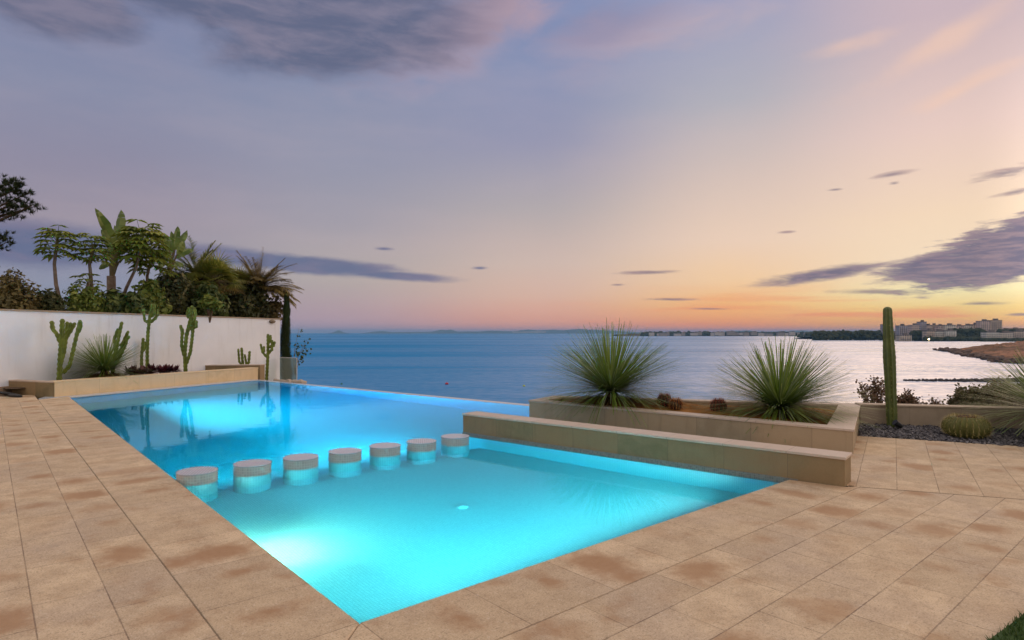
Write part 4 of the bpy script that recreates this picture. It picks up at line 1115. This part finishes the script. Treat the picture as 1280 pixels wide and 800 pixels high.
def papaya(pts, d, crown_r, n, label, lsize=0.34, seed=1):
    b0 = dp(pts[0][0], pts[0][1], d); b0.z = 0.3
    t = thing('papaya_tree', label, 'tree', b0, 0, 'papaya trees behind the white wall')
    P = [Vector((0, 0, -.3))] + [dp(x, y, d) - b0 for x, y in pts]
    mb = MB(); mb.tube(P, [0.065] + [0.06 - 0.03 * i / len(pts) for i in range(len(pts))], 9); mb.build('trunk', M_BARK, t, smooth=True)
    top = P[-1]; lv = MB(); st = MB()
    for i in range(n):
        f = (i + .5) / n; e = -0.45 + 1.6 * f; a_ = i * 2.4 + random.uniform(-.3, .3)
        dd = Vector((math.cos(e) * math.cos(a_), math.cos(e) * math.sin(a_), math.sin(e)))
        o_ = top + Vector((0, 0, -0.35 + 0.35 * f)); L = crown_r * random.uniform(.6, .95)
        tip = o_ + dd * L; st.tube([o_, o_ + dd * L * .5 + Vector((0, 0, .03)), tip], [.013, .010, .007], 4, cap=False)
        dd2 = (Vector((dd.x, dd.y, 0)) + Vector((0, 0, -.25 + .3 * f))).normalized()
        palmate(lv, tip, dd2, lsize * random.uniform(.8, 1.2))
    lv.build('leaves', M_PAP, t); st.build('leaf_stalks', M_MIDGREEN, t)
papaya([(77, 385), (70, 355), (68, 330), (72, 298)], 18.5, 0.50, 34, 'slim papaya tree with flat-topped crown, leftmost behind the wall', .34)
papaya([(117, 385), (114, 350), (112, 330), (117, 306)], 19.2, 0.48, 30, 'smaller papaya tree left of the banana-leaved tree', .34)
papaya([(104, 385), (108, 365), (111, 352)], 19.0, 0.40, 16, 'stunted low papaya tree beneath the smaller one', .26)
papaya([(148, 388), (158, 360), (170, 335), (177, 300)], 20.4, 0.75, 60, 'large leaning papaya tree with the fullest crown', .42)
papaya([(186, 385), (184, 345), (190, 320)], 21.4, 0.6, 34, 'papaya tree partly hidden behind the leaning one', .38)

# ---- banana-leaved (giant bird of paradise) trees
M_STREL = leafmat('banana_leaves', (0.12, 0.18, 0.035), (0.22, 0.28, 0.06), (0.36, 0.40, 0.12), 0.4, 0.3)
M_STALK = simple('leaf_stalk', (0.20, 0.15, 0.07), (0.13, 0.10, 0.045), 0.7, 6, 0.2)
def paddle(mb, p, d, L, w, droop):
    """long paddle leaf with a folded midrib and torn edges"""
    n = 9; d = d.normalized(); s_ = d.cross(Vector((0.15, 1, 0.1))).normalized()
    nrm = s_.cross(d); pos = Vector(p); prev = None
    for i in range(n + 1):
        f = i / n; ww = w * math.sin(math.pi * min(1, f * .93 + .07)) ** .6 * .5 * random.uniform(.85, 1.05)
        cur = (pos.copy(), pos + s_ * ww + nrm * ww * .35, pos - s_ * ww + nrm * ww * .35)
        if prev:
            g = 0.10 if random.random() < .4 else 0.0
            for sd in (1, 2):
                a_ = prev[sd]; b_ = cur[sd].lerp(prev[sd], g)
                mb.add([prev[0], a_, b_, cur[0]], [(0, 1, 2, 3)])
        prev = cur; d = (d + Vector((0, 0, -droop / n))).normalized(); pos = pos + d * L / n
def strelitzia(base, top, d, leaves, label):
    b0 = dp(base[0], base[1], d); b0.z = 0.3
    t = thing('banana_leaved_tree', label, 'tree', b0, 0, 'giant bird of paradise trees behind the wall')
    tp = dp(top[0], top[1], d) - b0
    mb = MB(); P = [Vector((0, 0, -.3)), tp * .5 + Vector((.03, 0, 0)), tp]; mb.tube(P, [.16, .14, .13], 10); mb.build('trunk', M_BARK, t, smooth=True)
    lv = MB(); st = MB()
    for (sx, sy, ex, ey, w, dr) in leaves:
        s0 = dp(sx, sy, d) - b0; e0 = dp(ex, ey, d + random.uniform(-.4, .4)) - b0
        st.tube([tp + Vector((0, 0, -.2)), tp.lerp(s0, .5), s0], [.05, .035, .02], 6); dd = e0 - s0
        paddle(lv, s0, dd, dd.length * 1.05, w, dr)
    lv.build('leaves', M_STREL, t); st.build('leaf_stalks', M_STALK, t)
strelitzia((138, 385), (139, 345), 20.5, [(143, 308, 121, 262, .42, .1), (146, 305, 151, 264, .42, .05), (140, 315, 128, 287, .35, .2), (150, 312, 172, 278, .30, .9), (150, 318, 164, 292, .34, .6), (141, 322, 124, 305, .30, .6), (147, 312, 143, 283, .4, .0), (152, 322, 166, 318, .25, .9), (137, 330, 122, 330, .25, .9), (144, 318, 135, 296, .34, .1), (150, 310, 157, 285, .34, .1)],
    'tall tree with upright banana-like leaves, tallest behind the wall')
strelitzia((212, 385), (212, 340), 22.8, [(217, 312, 222, 284, .34, .0), (219, 312, 232, 288, .3, .2), (212, 312, 193, 284, .32, .7), (213, 318, 205, 295, .34, .2), (220, 322, 236, 306, .3, .7), (214, 322, 198, 312, .3, .8), (216, 315, 214, 290, .3, 0), (208, 326, 196, 330, .28, .8), (221, 318, 229, 300, .3, .3), (216, 330, 228, 325, .3, .7)],
    'banana-leaved tree with bunched upright leaves, nearer the palms')

# ---- palms
M_FAN = leafmat('fan_palm_leaves', (0.14, 0.17, 0.02), (0.27, 0.28, 0.04), (0.50, 0.44, 0.10), 0.45, 0.25)
M_BROWNP = leafmat('ragged_palm_leaves', (0.16, 0.11, 0.03), (0.28, 0.20, 0.05), (0.46, 0.32, 0.10), 0.55, 0.25)
M_PTRUNK = simple('palm_trunk', (0.13, 0.085, 0.05), (0.07, 0.05, 0.03), 0.95, 12, 0.9, 0.1, 12, .03)
def fan_palm(px, ybase, ytop, d, nl, Lp, Lf, label, mat, elo=-0.5, lean=Vector((0, 0, 0)), mat2=None):
    c = dp(px, ytop, d); b0 = Vector((c.x, c.y, 0.3)); h = c.z - 0.3
    t = thing('fan_palm', label, 'palm', b0, 0, 'palms behind the white wall')
    mb = MB(); mb.tube([(0, 0, -.3), (0, 0, h * .5), (0, 0, h)], [.2, .18, .16], 12); mb.build('trunk', M_PTRUNK, t)
    lv = MB(); st = MB(); dry = MB()
    for i in range(nl):
        dd = (rand_dir(elo, 1.4) + lean).normalized(); o_ = Vector((0, 0, h - .05)); tgt = lv if dd.z > -.15 or not mat2 else dry
        L1 = Lp * random.uniform(.8, 1.1); tip = o_ + dd * L1; st.tube([o_, tip], [.016, .009], 4, cap=False)
        up = Vector((0, 0, 1)); s_ = dd.cross(up).normalized() if abs(dd.z) < .98 else Vector((1, 0, 0)); nr = s_.cross(dd)
        for k in range(22):
            a_ = (k - 10.5) / 10.5 * 1.75; bd = dd * math.cos(a_) + s_ * math.sin(a_) + nr * .12 * math.cos(a_ * 2)
            blade(tgt, tip, bd, Lf * random.uniform(.85, 1.08) * (1 - .15 * abs(a_) / 1.75),   .06, .55, 3, side=bd.cross(nr), taper=.1)
    lv.build('fronds', mat, t); st.build('leaf_stalks', M_STALK, t)
    if dry.v: dry.build('dry_fronds', mat2, t)
fan_palm(270, 385, 350, 24.6, 50, .66, .70, 'green fan palm behind the wall, left of the ragged palm', M_FAN, mat2=M_BROWNP)
fan_palm(296, 385, 358, 27.0, 40, .66, .72, 'darker fan palm half hidden between the two palms', M_FAN, mat2=M_BROWNP)
def feather_palm(px, ytop, d, nl, L, label, mat, lean):
    c = dp(px, ytop, d); b0 = Vector((c.x, c.y, 0.3)); h = c.z - .3
    t = thing('feather_palm', label, 'palm', b0, 0, 'palms behind the white wall')
    mb = MB(); mb.tube([(0, 0, -.3), (0, 0, h)], [.22, .2], 12); mb.build('trunk', M_PTRUNK, t)
    lv = MB(); st = MB()
    for i in range(nl):
        dd = (rand_dir(-.1, 1.45) + lean).normalized(); p = Vector((0, 0, h)); pts = [p.copy()]; n = 16; dr = random.uniform(.6, 1.3); LL = L * random.uniform(.75, 1.1)
        for k in range(n):
            dd = (dd + Vector((0, 0, -dr / n))).normalized(); p = p + dd * LL / n; pts.append(p.copy())
            s_ = dd.cross(Vector((0, 0, 1))).normalized()
            if k > 1:
                ll = .38 * math.sin(math.pi * (k / n) ** .8 * .9 + .2)
                for sg in (-1, 1):
                    for q in range(2):
                        bd = dd * .9 + s_ * sg * random.uniform(.6, .95) + Vector((0, 0, random.uniform(-.1, .35)))
                        blade(lv, pts[-2].lerp(p, q / 2), bd, max(.16, ll * 1.25) * random.uniform(.8, 1.15), .042, .5, 2, taper=.15)
        st.tube(pts[::4], [.014, .011, .008, .006, .004][:len(pts[::4])], 4, cap=False)
    lv.build('fronds', mat, t); st.build('leaf_stalks', M_STALK, t)
feather_palm(324, 362, 27.0, 85, 1.9, 'ragged brownish palm blown to the right at the wall end', M_BROWNP, Vector((.22, 0, .25)))
feather_palm(246, 344, 24.6, 46, 1.6, 'green feathery palm behind the thick cactus', M_FAN, Vector((-.1, 0, .1)))

# ---- cypress and twigs beyond the wall end
c = dp(357.5, 416, 26.6); t = thing('cypress', 'narrow dark cypress standing just past the end of the white wall', 'tree', (c.x, c.y, -1.6))
mb = MB(); ht = dp(0, 364, 26.6).z + 1.6
for i in range(9000):
    f = random.random() ** .8; r_ = .33 * (1 - f) ** .45 * min(1, .55 + f * 2) * (0.9 + .25 * noise.noise(Vector((f * 14, 0, 0)))) * random.uniform(.45, 1)
    a_ = random.uniform(0, 6.28); p = Vector((r_ * math.cos(a_) + .03 * math.sin(f * 9), r_ * math.sin(a_), .3 + f * (ht - .35)))
    blade(mb, p, Vector((math.cos(a_) * .4, math.sin(a_) * .4, 1)), random.uniform(.07, .14), .03, 0, 1)
mb.build('foliage', leafmat('cypress_leaves', (0.03, 0.05, 0.02), (0.05, 0.08, 0.025), (0.08, 0.11, 0.035)), t)
mb = MB(); mb.tube([(0, 0, -.4), (0, 0, ht * .9)], [.06, .02], 8); mb.build('trunk', M_BARK, t)
c = dp(369, 470, 26); t = thing('twiggy_shrub', 'sparse shrub with round leaves against the sea beside the cypress', 'shrub', c)
st = MB(); lv = MB()
for (px, py) in ((374, 410), (384, 424), (381, 432), (386, 436), (374, 440), (378, 445), (371, 430)):
    e = dp(px, py, 26) - c; st.tube([(0, 0, 0), e * .5 + Vector((-.12, 0, .1)), e], [.012, .008, .005], 4)
    for k in range(9):
        p = e * random.uniform(.6, 1.02) + Vector((random.gauss(0, .06), random.gauss(0, .06), random.gauss(0, .06)))
        clump_leaves(lv, [(tuple(p), (.05, .05, .05))], 3, .09, 0, 1.2)
st.build('twigs', M_BARK, t); lv.build('leaves', M_DKGREEN, t)
# glass balustrade and its concrete foot
gm, tq, pq, oq = new_mat('balustrade_glass'); pq.inputs['Base Color'].default_value = (0.55, 0.62, 0.50, 1); pq.inputs['Transmission Weight'].default_value = 0.8; pq.inputs['Roughness'].default_value = 0.12; pq.inputs['IOR'].default_value = 1.3
g0, g1 = dp(350, 447, 25.6), dp(371, 447, 24.9)
t = thing('glass_balustrade', 'low glass balustrade panel between the white wall end and the sea', 'balustrade', ((g0.x + g1.x) / 2, (g0.y + g1.y) / 2, -0.45), math.atan2(g1.y - g0.y, g1.x - g0.x))
gw = (g1.xy - g0.xy).length; gh = g0.z + .45
mb = MB(); mb.box((0, 0, gh / 2), (gw, .018, gh)); mb.build('pane', gm, t)
mb = MB(); mb.box((0, 0, gh + .012), (gw, .03, .02)); mb.box((gw / 2 + .008, 0, gh / 2), (.014, .03, gh)); mb.build('frame', M_STEEL, t)
mb = MB()
for k in range(5): rock(mb, dp(346 + k * 7.5, 478.5 + random.uniform(-1, 1), 23.6 - .2 * k), random.uniform(.14, .24), k + 40)
o = mb.build('rockery', simple('pale_rock', (.5, .42, .34), (.36, .29, .23), .9, 6, .5)); tag(o, 'pale rocks below the glass balustrade at the pool rim', 'rocks')

# ---- pine reaching in from the left
pc0 = Vector((-17.6, 19.0, 0.2))
t = thing('pine_tree', 'dark pine whose needled boughs reach in at the far left', 'tree', pc0)
mb = MB(); mb.tube([(0, 0, -.4), (.1, 0, 2.5), (0.2, 0, 5), (.1, 0, 7.5)], [.24, .2, .15, .06], 10); mb.build('trunk', M_PTRUNK, t)
br = MB(); nd = MB()
ends = [(22, 236), (8, 232), (38, 240), (40, 257), (28, 250), (15, 226), (12, 262), (2, 250), (-6, 240), (32, 262), (45, 258), (5, 296), (-4, 305), (8, 303), (-8, 290), (-2, 272), (20, 262), (-10, 262), (27, 228), (-15, 310), (-20, 245)]
for (px, py) in ends:
    e = dp(px, py, 19 + random.uniform(-.8, .8)) - pc0
    s0 = Vector((.2, 0, e.z - random.uniform(.5, 1.0))); mid = s0.lerp(e, .6) + Vector((0, 0, -.1))
    br.tube([s0, mid, e], [.05, .03, .012], 5)
    for k in range(16):
        f = random.uniform(.55, 1.0); q = mid.lerp(e, f) + Vector((random.gauss(0, .16), random.gauss(0, .2), random.gauss(0, .10)))
        dq = (q - mid).normalized() + Vector((0, 0, .4))
        for m_ in range(26):
            blade(nd, q, (dq + Vector((random.gauss(0, .8), random.gauss(0, .8), random.gauss(0, .6)))), random.uniform(.10, .18), .028, .1, 1)
for i in range(40):
    e = Vector((random.gauss(-1.0, 1.4), random.gauss(0, 1.5), random.uniform(3.6, 6.4)))
    if e.x > 0.2: continue
    for m_ in range(90):
        q = e + Vector((random.gauss(0, .3), random.gauss(0, .3), random.gauss(0, .18)))
        blade(nd, q, rand_dir(-.5, 1.4), .16, .026, .1, 1)
br.build('branches', M_PTRUNK, t); nd.build('needles', leafmat('pine_needles', (0.03, 0.045, 0.015), (0.06, 0.08, 0.025), (0.10, 0.12, 0.04)), t)

# ---- bushes behind the low wall on the right
M_TWIGR = leafmat('autumn_leaves', (0.12, 0.06, 0.035), (0.20, 0.11, 0.06), (0.16, 0.14, 0.07))
M_TWIGO = leafmat('olive_scrub_leaves', (0.10, 0.10, 0.035), (0.16, 0.14, 0.06), (0.22, 0.15, 0.08))
def twiggy(px, top, w_px, d, label, mat, n=260, tw=16, base_z=-0.6, size=.05):
    c = dp(px, 416, d); zt = dp(px, top, d).z; hw = w_px / F * d / 2
    t = thing('coastal_shrub', label, 'shrub', (c.x, c.y, base_z), 0, 'shrubs behind the low wall'); st = MB(); lv = MB()
    for k in range(tw):
        e = Vector((random.uniform(-1, 1) * hw, random.uniform(-1, 1) * hw * .7, (zt - base_z) * random.uniform(.72, 1.0)))
        e.z -= (abs(e.x) / hw) ** 2 * (zt - base_z) * .15
        m_ = e * .5 + Vector((random.gauss(0, .08), 0, .1)); st.tube([(random.gauss(0, .1), 0, -.3), m_, e], [.014, .009, .004], 4)
        for q in range(n // tw):
            p = m_.lerp(e, random.uniform(.3, 1.05)) + Vector((random.gauss(0, .05), random.gauss(0, .05), random.gauss(0, .05)))
            clump_leaves(lv, [(tuple(p), (.03, .03, .03))], 2, size, 0, 1.6)
    st.build('twigs', M_DRYBARK, t); lv.build('leaves', mat, t)
twiggy(1094, 472, 34, 13.2, 'sparse reddish shrub with bare twigs left of the column cactus', M_TWIGR, 520, 26, size=.06)
twiggy(1133, 489, 34, 13.0, 'rounded reddish shrub just right of the column cactus', M_TWIGR, 1400, 30, size=.06)
twiggy(1168, 499, 26, 12.8, 'small low shrub peeping over the low wall', M_TWIGR, 500, 16, size=.06)
twiggy(1216, 487, 48, 13.5, 'round olive-brown shrub behind the barrel cactus', M_TWIGO, 4200, 60, size=.065)
twiggy(1250, 478, 60, 13.0, 'taller olive-brown shrub at the right edge behind the low wall', M_TWIGO, 5200, 70, size=.065)
mb = MB()

# ------------------------------------------------------------------ buoys
def buoy(px, py, r_, col, label):
    p = gp(px, py, SEA); t = thing('buoy', label, 'buoy', p, 0, 'mooring buoys off the pool rim')
    mb = MB(); prof = [(0.05, -.3), (.7, -.2), (1, .25), (.85, .7), (.4, .95), (.12, 1.0), (.1, 1.35), (.02, 1.4)]
    n = 16; vs = [(a_[0] * r_ * math.cos(2 * math.pi * k / n), a_[0] * r_ * math.sin(2 * math.pi * k / n), a_[1] * r_) for a_ in prof for k in range(n)]
    fs = [(j * n + k, j * n + (k + 1) % n, (j + 1) * n + (k + 1) % n, (j + 1) * n + k) for j in range(len(prof) - 1) for k in range(n)]
    mb.add(vs, fs); mb.build('float', simple(label[:12], col, col, .4, 3, 0, .4), t, smooth=True)
buoy(558.5, 480.5, .42, (.45, .02, .04), 'red buoy floating beyond the pool rim')
buoy(655, 483, .30, (.45, .50, .05), 'yellow-green buoy near the stone planter')
buoy(427, 480.5, .28, (.03, .16, .10), 'small dark green buoy at the left beyond the rim')

# ------------------------------------------------------------------ the town
def facade(name, wall, win=(0.05, 0.05, 0.06), fw=3.2, fh=3.0):
    m, t, p, o = new_mat(name); v = texc(t, 'UV'); s = t.node('ShaderNodeSeparateXYZ'); t.link(v, s.inputs[0])
    a = t.m('FRACT', t.m('DIVIDE', s.outputs[0], fw)); b = t.m('FRACT', t.m('DIVIDE', s.outputs[1], fh))
    w = t.m('MULTIPLY', t.m('MULTIPLY', t.m('GREATER_THAN', a, .25), t.m('LESS_THAN', a, .75)), t.m('MULTIPLY', t.m('GREATER_THAN', b, .28), t.m('LESS_THAN', b, .78)))
    n = t.noise(v, .2, 3)
    bc = t.mix(t.smooth(n, .3, .7), (*wall, 1), (*[q * .8 for q in wall], 1))
    t.link(t.mix(w, bc, (*win, 1)), p.inputs['Base Color']); p.inputs['Roughness'].default_value = .8
    return m
F_PINK = facade('facade_pink', (.74, .54, .46)); F_GREY = facade('facade_grey', (.48, .42, .46)); F_CREAM = facade('facade_cream', (.80, .68, .56))
F_TAN = facade('facade_tan', (.66, .50, .38)); F_WHITE = facade('facade_white', (.74, .68, .60))
M_ROOF = simple('flat_roof', (.22, .18, .16), (.16, .13, .12), .9, .1, 0)
def building(x0, x1, ytop, ybase, d, mat, label, storey=3.0, tower=None, group='apartment blocks of the town across the bay'):
    p0, p1 = dp(x0, ybase, d), dp(x1, ybase, d); w = p1.x - p0.x; h = (ybase - ytop) / F * d
    t = thing('apartment_building', label, 'building', ((p0.x + p1.x) / 2, d, p0.z - 1.5), 0, group); dep = max(10, w * .6); h += 1.5
    mb = MB(); prism_mb(mb, [Vector((-w / 2, -dep / 2)), Vector((w / 2, -dep / 2)), Vector((w / 2, dep / 2)), Vector((-w / 2, dep / 2))], 0, h)
    mb.build('wall', mat, t)
    bmt = F_CREAMP if mat in (F_PINK, F_CREAM, F_WHITE) else F_TANP
    for k in range(1, min(14, int(h / storey))):
        mb = MB(); mb.box((-w * .22, -dep / 2 - .7, k * storey), (w * .36, 1.4, .9)); mb.build('balcony', bmt, t)
        mb = MB(); mb.box((w * .25, -dep / 2 - .5, k * storey), (w * .28, 1.0, .9)); mb.build('balcony', bmt, t)
    mb = MB(); mb.box((0, 0, h + .4), (w + .6, dep + .6, .8)); rf = mb.build('roof', M_ROOF, t)
    mb = MB(); mb.box((w * .12, 0, h + 2.1), (w * .32, dep * .4, 2.6)); mb.build('roof_cabin', M_ROOF, rf)
F_CREAMP = simple('balcony_cream', (.5, .42, .35), (.45, .38, .3), .8, .1, 0); F_TANP = simple('balcony_tan', (.36, .29, .24), (.3, .24, .2), .8, .1, 0)
def ex(X): return 1060 + X * .1719
def ey(Y_): return 380 + Y_ * .1719
blds = [
 (248, 272, 152, 230, 960, F_GREY, 'narrow grey block left of the column cactus top'),
 (358, 418, 160, 225, 930, F_GREY, 'dark grey block just right of the column cactus'),
 (420, 442, 172, 225, 960, F_TAN, 'thin tan block right of the dark grey block'),
 (450, 506, 156, 215, 950, F_PINK, 'pink block left of the town tower'),
 (514, 556, 132, 215, 960, F_GREY, 'tallest slim grey tower of the town centre'),
 (558, 600, 158, 215, 960, F_PINK, 'pink block right of the slim tower'),
 (602, 640, 156, 215, 965, F_TAN, 'tan block second to the right of the slim tower'),
 (642, 686, 162, 220, 950, F_PINK, 'pink block in the middle of the skyline'),
 (690, 768, 156, 225, 945, F_CREAM, 'wide cream block left of the wooded slope'),
 (772, 828, 162, 215, 1000, F_PINK, 'pink block above the left part of the wooded slope'),
 (832, 892, 158, 215, 1000, F_CREAM, 'cream block above the wooded slope'),
 (896, 944, 150, 215, 1000, F_CREAM, 'pale block left of the twin big blocks'),
 (946, 1018, 126, 220, 985, F_PINK, 'left one of the twin big pink blocks'),
 (1022, 1102, 121, 220, 985, F_TAN, 'right one of the twin big blocks, highest on the hill'),
 (556, 612, 196, 255, 860, F_TAN, 'low tan block above the bright shore lamp'),
 (618, 688, 200, 255, 865, F_WHITE, 'low white block right of the bright shore lamp'),
 (696, 772, 196, 258, 860, F_WHITE, 'white-sided low block beside the wooded slope'),
 (360, 446, 228, 256, 850, F_TAN, 'low shore building right of the column cactus'),
 (986, 1080, 208, 262, 840, F_WHITE, 'long white terraced block right of the wooded slope'),
 (1084, 1180, 212, 264, 840, F_CREAM, 'long cream terraced block beneath the twin blocks'),
 (1184, 1290, 200, 258, 850, F_TAN, 'tan row of houses at the right edge'),
 (1110, 1175, 190, 215, 960, F_CREAM, 'small cream block right of the twin blocks'),
 (1180, 1240, 186, 215, 960, F_PINK, 'small pink block at the right end of the skyline'),
]
for (x0, x1, yt, yb, d, m_, lb) in blds:
    building(ex(x0), ex(x1), ey(yt), ey(yb) + 1.2, d, m_, lb)
# wooded slope and park trees (a far-off wood, one mass each)
def wood(name, boxes, mat):
    mb = MB()
    for (x0, x1, y0, y1, d, n) in boxes:
        for i in range(n):
            px = random.uniform(x0, x1); py = random.uniform(y0, y1)
            p = dp(px, py, d + random.uniform(-8, 8)); r_ = random.uniform(2.0, 4.2) * d / 900
            bm = bmesh.new(); bmesh.ops.create_icosphere(bm, subdivisions=2, radius=r_)
            for v in bm.verts: v.co = v.co * (1 + .5 * noise.noise(v.co * .5 + p)) + p
            mb.add([v.co for v in bm.verts], [[v.index for v in f.verts] for f in bm.faces]); bm.free()
    o = mb.build(name, mat); tag(o, kind='stuff'); return o
M_WOOD = simple('distant_trees', (.035, .045, .02), (.07, .07, .035), 1, .15, .5, .1, .6, 1.0)
wood('wooded_slope', [(ex(778), ex(985), ey(192), ey(250), 890, 260), (ex(462), ex(552), ey(208), ey(252), 880, 70), (1018, ex(250), 415.5, 423.5, 965, 330), (ex(272), ex(360), ey(220), ey(250), 990, 40), (ex(1100), ex(1290), ey(195), ey(215), 930, 60), (ex(560), ex(980), ey(252), ey(262), 850, 80), (ex(980), ex(1290), ey(262), ey(270), 820, 90)], M_WOOD)
mb = MB()
for i in range(220):
    f = random.random(); px = 1186 + 140 * f; dn = 11.6 * F / (437.8 + 13.5 * min(1, f * 140 / 420 * 4.6) + 5 * f - 416)
    rock(mb, ((px - 640) / F * dn + random.gauss(0, 2), dn + random.uniform(0, 12), SEA + random.uniform(0, 1.2)), random.uniform(.6, 2.0), i, .6)
o = mb.build('shore_rocks', simple('shore_rock', (.10, .07, .055), (.20, .13, .10), .95, .4, .6, .2, 2, .2)); tag(o, kind='stuff')
wood('shore_trees', [(800, 1060, 416.6, 419.3, 2200, 260), (1000, 1070, 418, 423, 1500, 60)], M_WOOD)
# far-shore houses, a few pixels each
M_FW = simple('far_house_wall', (.6, .52, .46), (.5, .4, .34), .9, .05, 0)
def far_house(px, py, w, h, d, label, group, mat=M_FW):
    p = dp(px, py, d); t = thing('shore_house', label, 'house', p, 0, group)
    mb = MB(); mb.box((0, 0, h / 2 - 2), (w, w * .7, h + 4)); mb.build('wall', mat, t)
    mb = MB(); mb.box((0, 0, h + .4), (w * 1.05, w * .75, .9)); mb.box((w * .2, 0, h + 1.6), (w * .3, w * .3, 2)); mb.build('roof', M_ROOF, t)
for i in range(34):
    px = 815 + i * 7.4 + random.uniform(-2.5, 2.5)
    far_house(px, 418.4 + random.uniform(-.8, .5), random.uniform(9, 24), random.uniform(4, 10), 2150 + random.uniform(-60, 60), 'tiny pale house on the low far shore left of the column cactus', 'houses on the low far shore', random.choice([M_FW, F_TANP]))
for i in range(9):
    far_house(642 + i * 4.6 + random.uniform(-1, 1), 415.4, random.uniform(40, 70), random.uniform(10, 22), 8950, 'tiny pale building at the foot of the blue hills', 'buildings below the blue hills')
# shore lamps that are lit
M_LIT = emis('lit_shore_lamp', (1.0, .78, .42), 14)
for (px, py, r_, lb) in ((1161, 424, .95, 'bright lit floodlight on the town shore'), (1177, 427.3, .55, 'second lit lamp on the shore right of the bright floodlight'), (1108, 423.5, .5, 'faint lit lamp left of the low shore building')):
    p = dp(px, py, 818); t = thing('shore_lamp', lb, 'lamp', (p.x, p.y, SEA), 0, 'lit lamps on the town shore')
    hh = p.z - SEA; mb = MB(); mb.tube([(0, 0, 0), (0, 0, hh)], [.15, .1], 6); mb.build('pole', M_BLACK, t)
    bm = bmesh.new(); bmesh.ops.create_icosphere(bm, subdivisions=2, radius=r_); mb = MB()
    mb.add([v.co + Vector((0, 0, hh)) for v in bm.verts], [[v.index for v in f.verts] for f in bm.faces]); bm.free(); mb.build('lamp_head', M_LIT, t)

# ------------------------------------------------------------------ air
hm = bpy.data.materials.new('haze_air'); hm.use_nodes = True; hm.node_tree.nodes.clear(); ht_ = NT(hm.node_tree)
pv = ht_.node('ShaderNodeVolumePrincipled'); pv.inputs['Color'].default_value = (0.28, 0.60, 1.0, 1); pv.inputs['Density'].default_value = 9e-5
ho = ht_.node('ShaderNodeOutputMaterial'); ht_.link(pv.outputs[0], ho.inputs['Volume'])
mb = MB(); mb.box((0, 0, 32.5), (40400, 40400, 95)); o = mb.build('haze', hm); tag(o, kind='stuff')
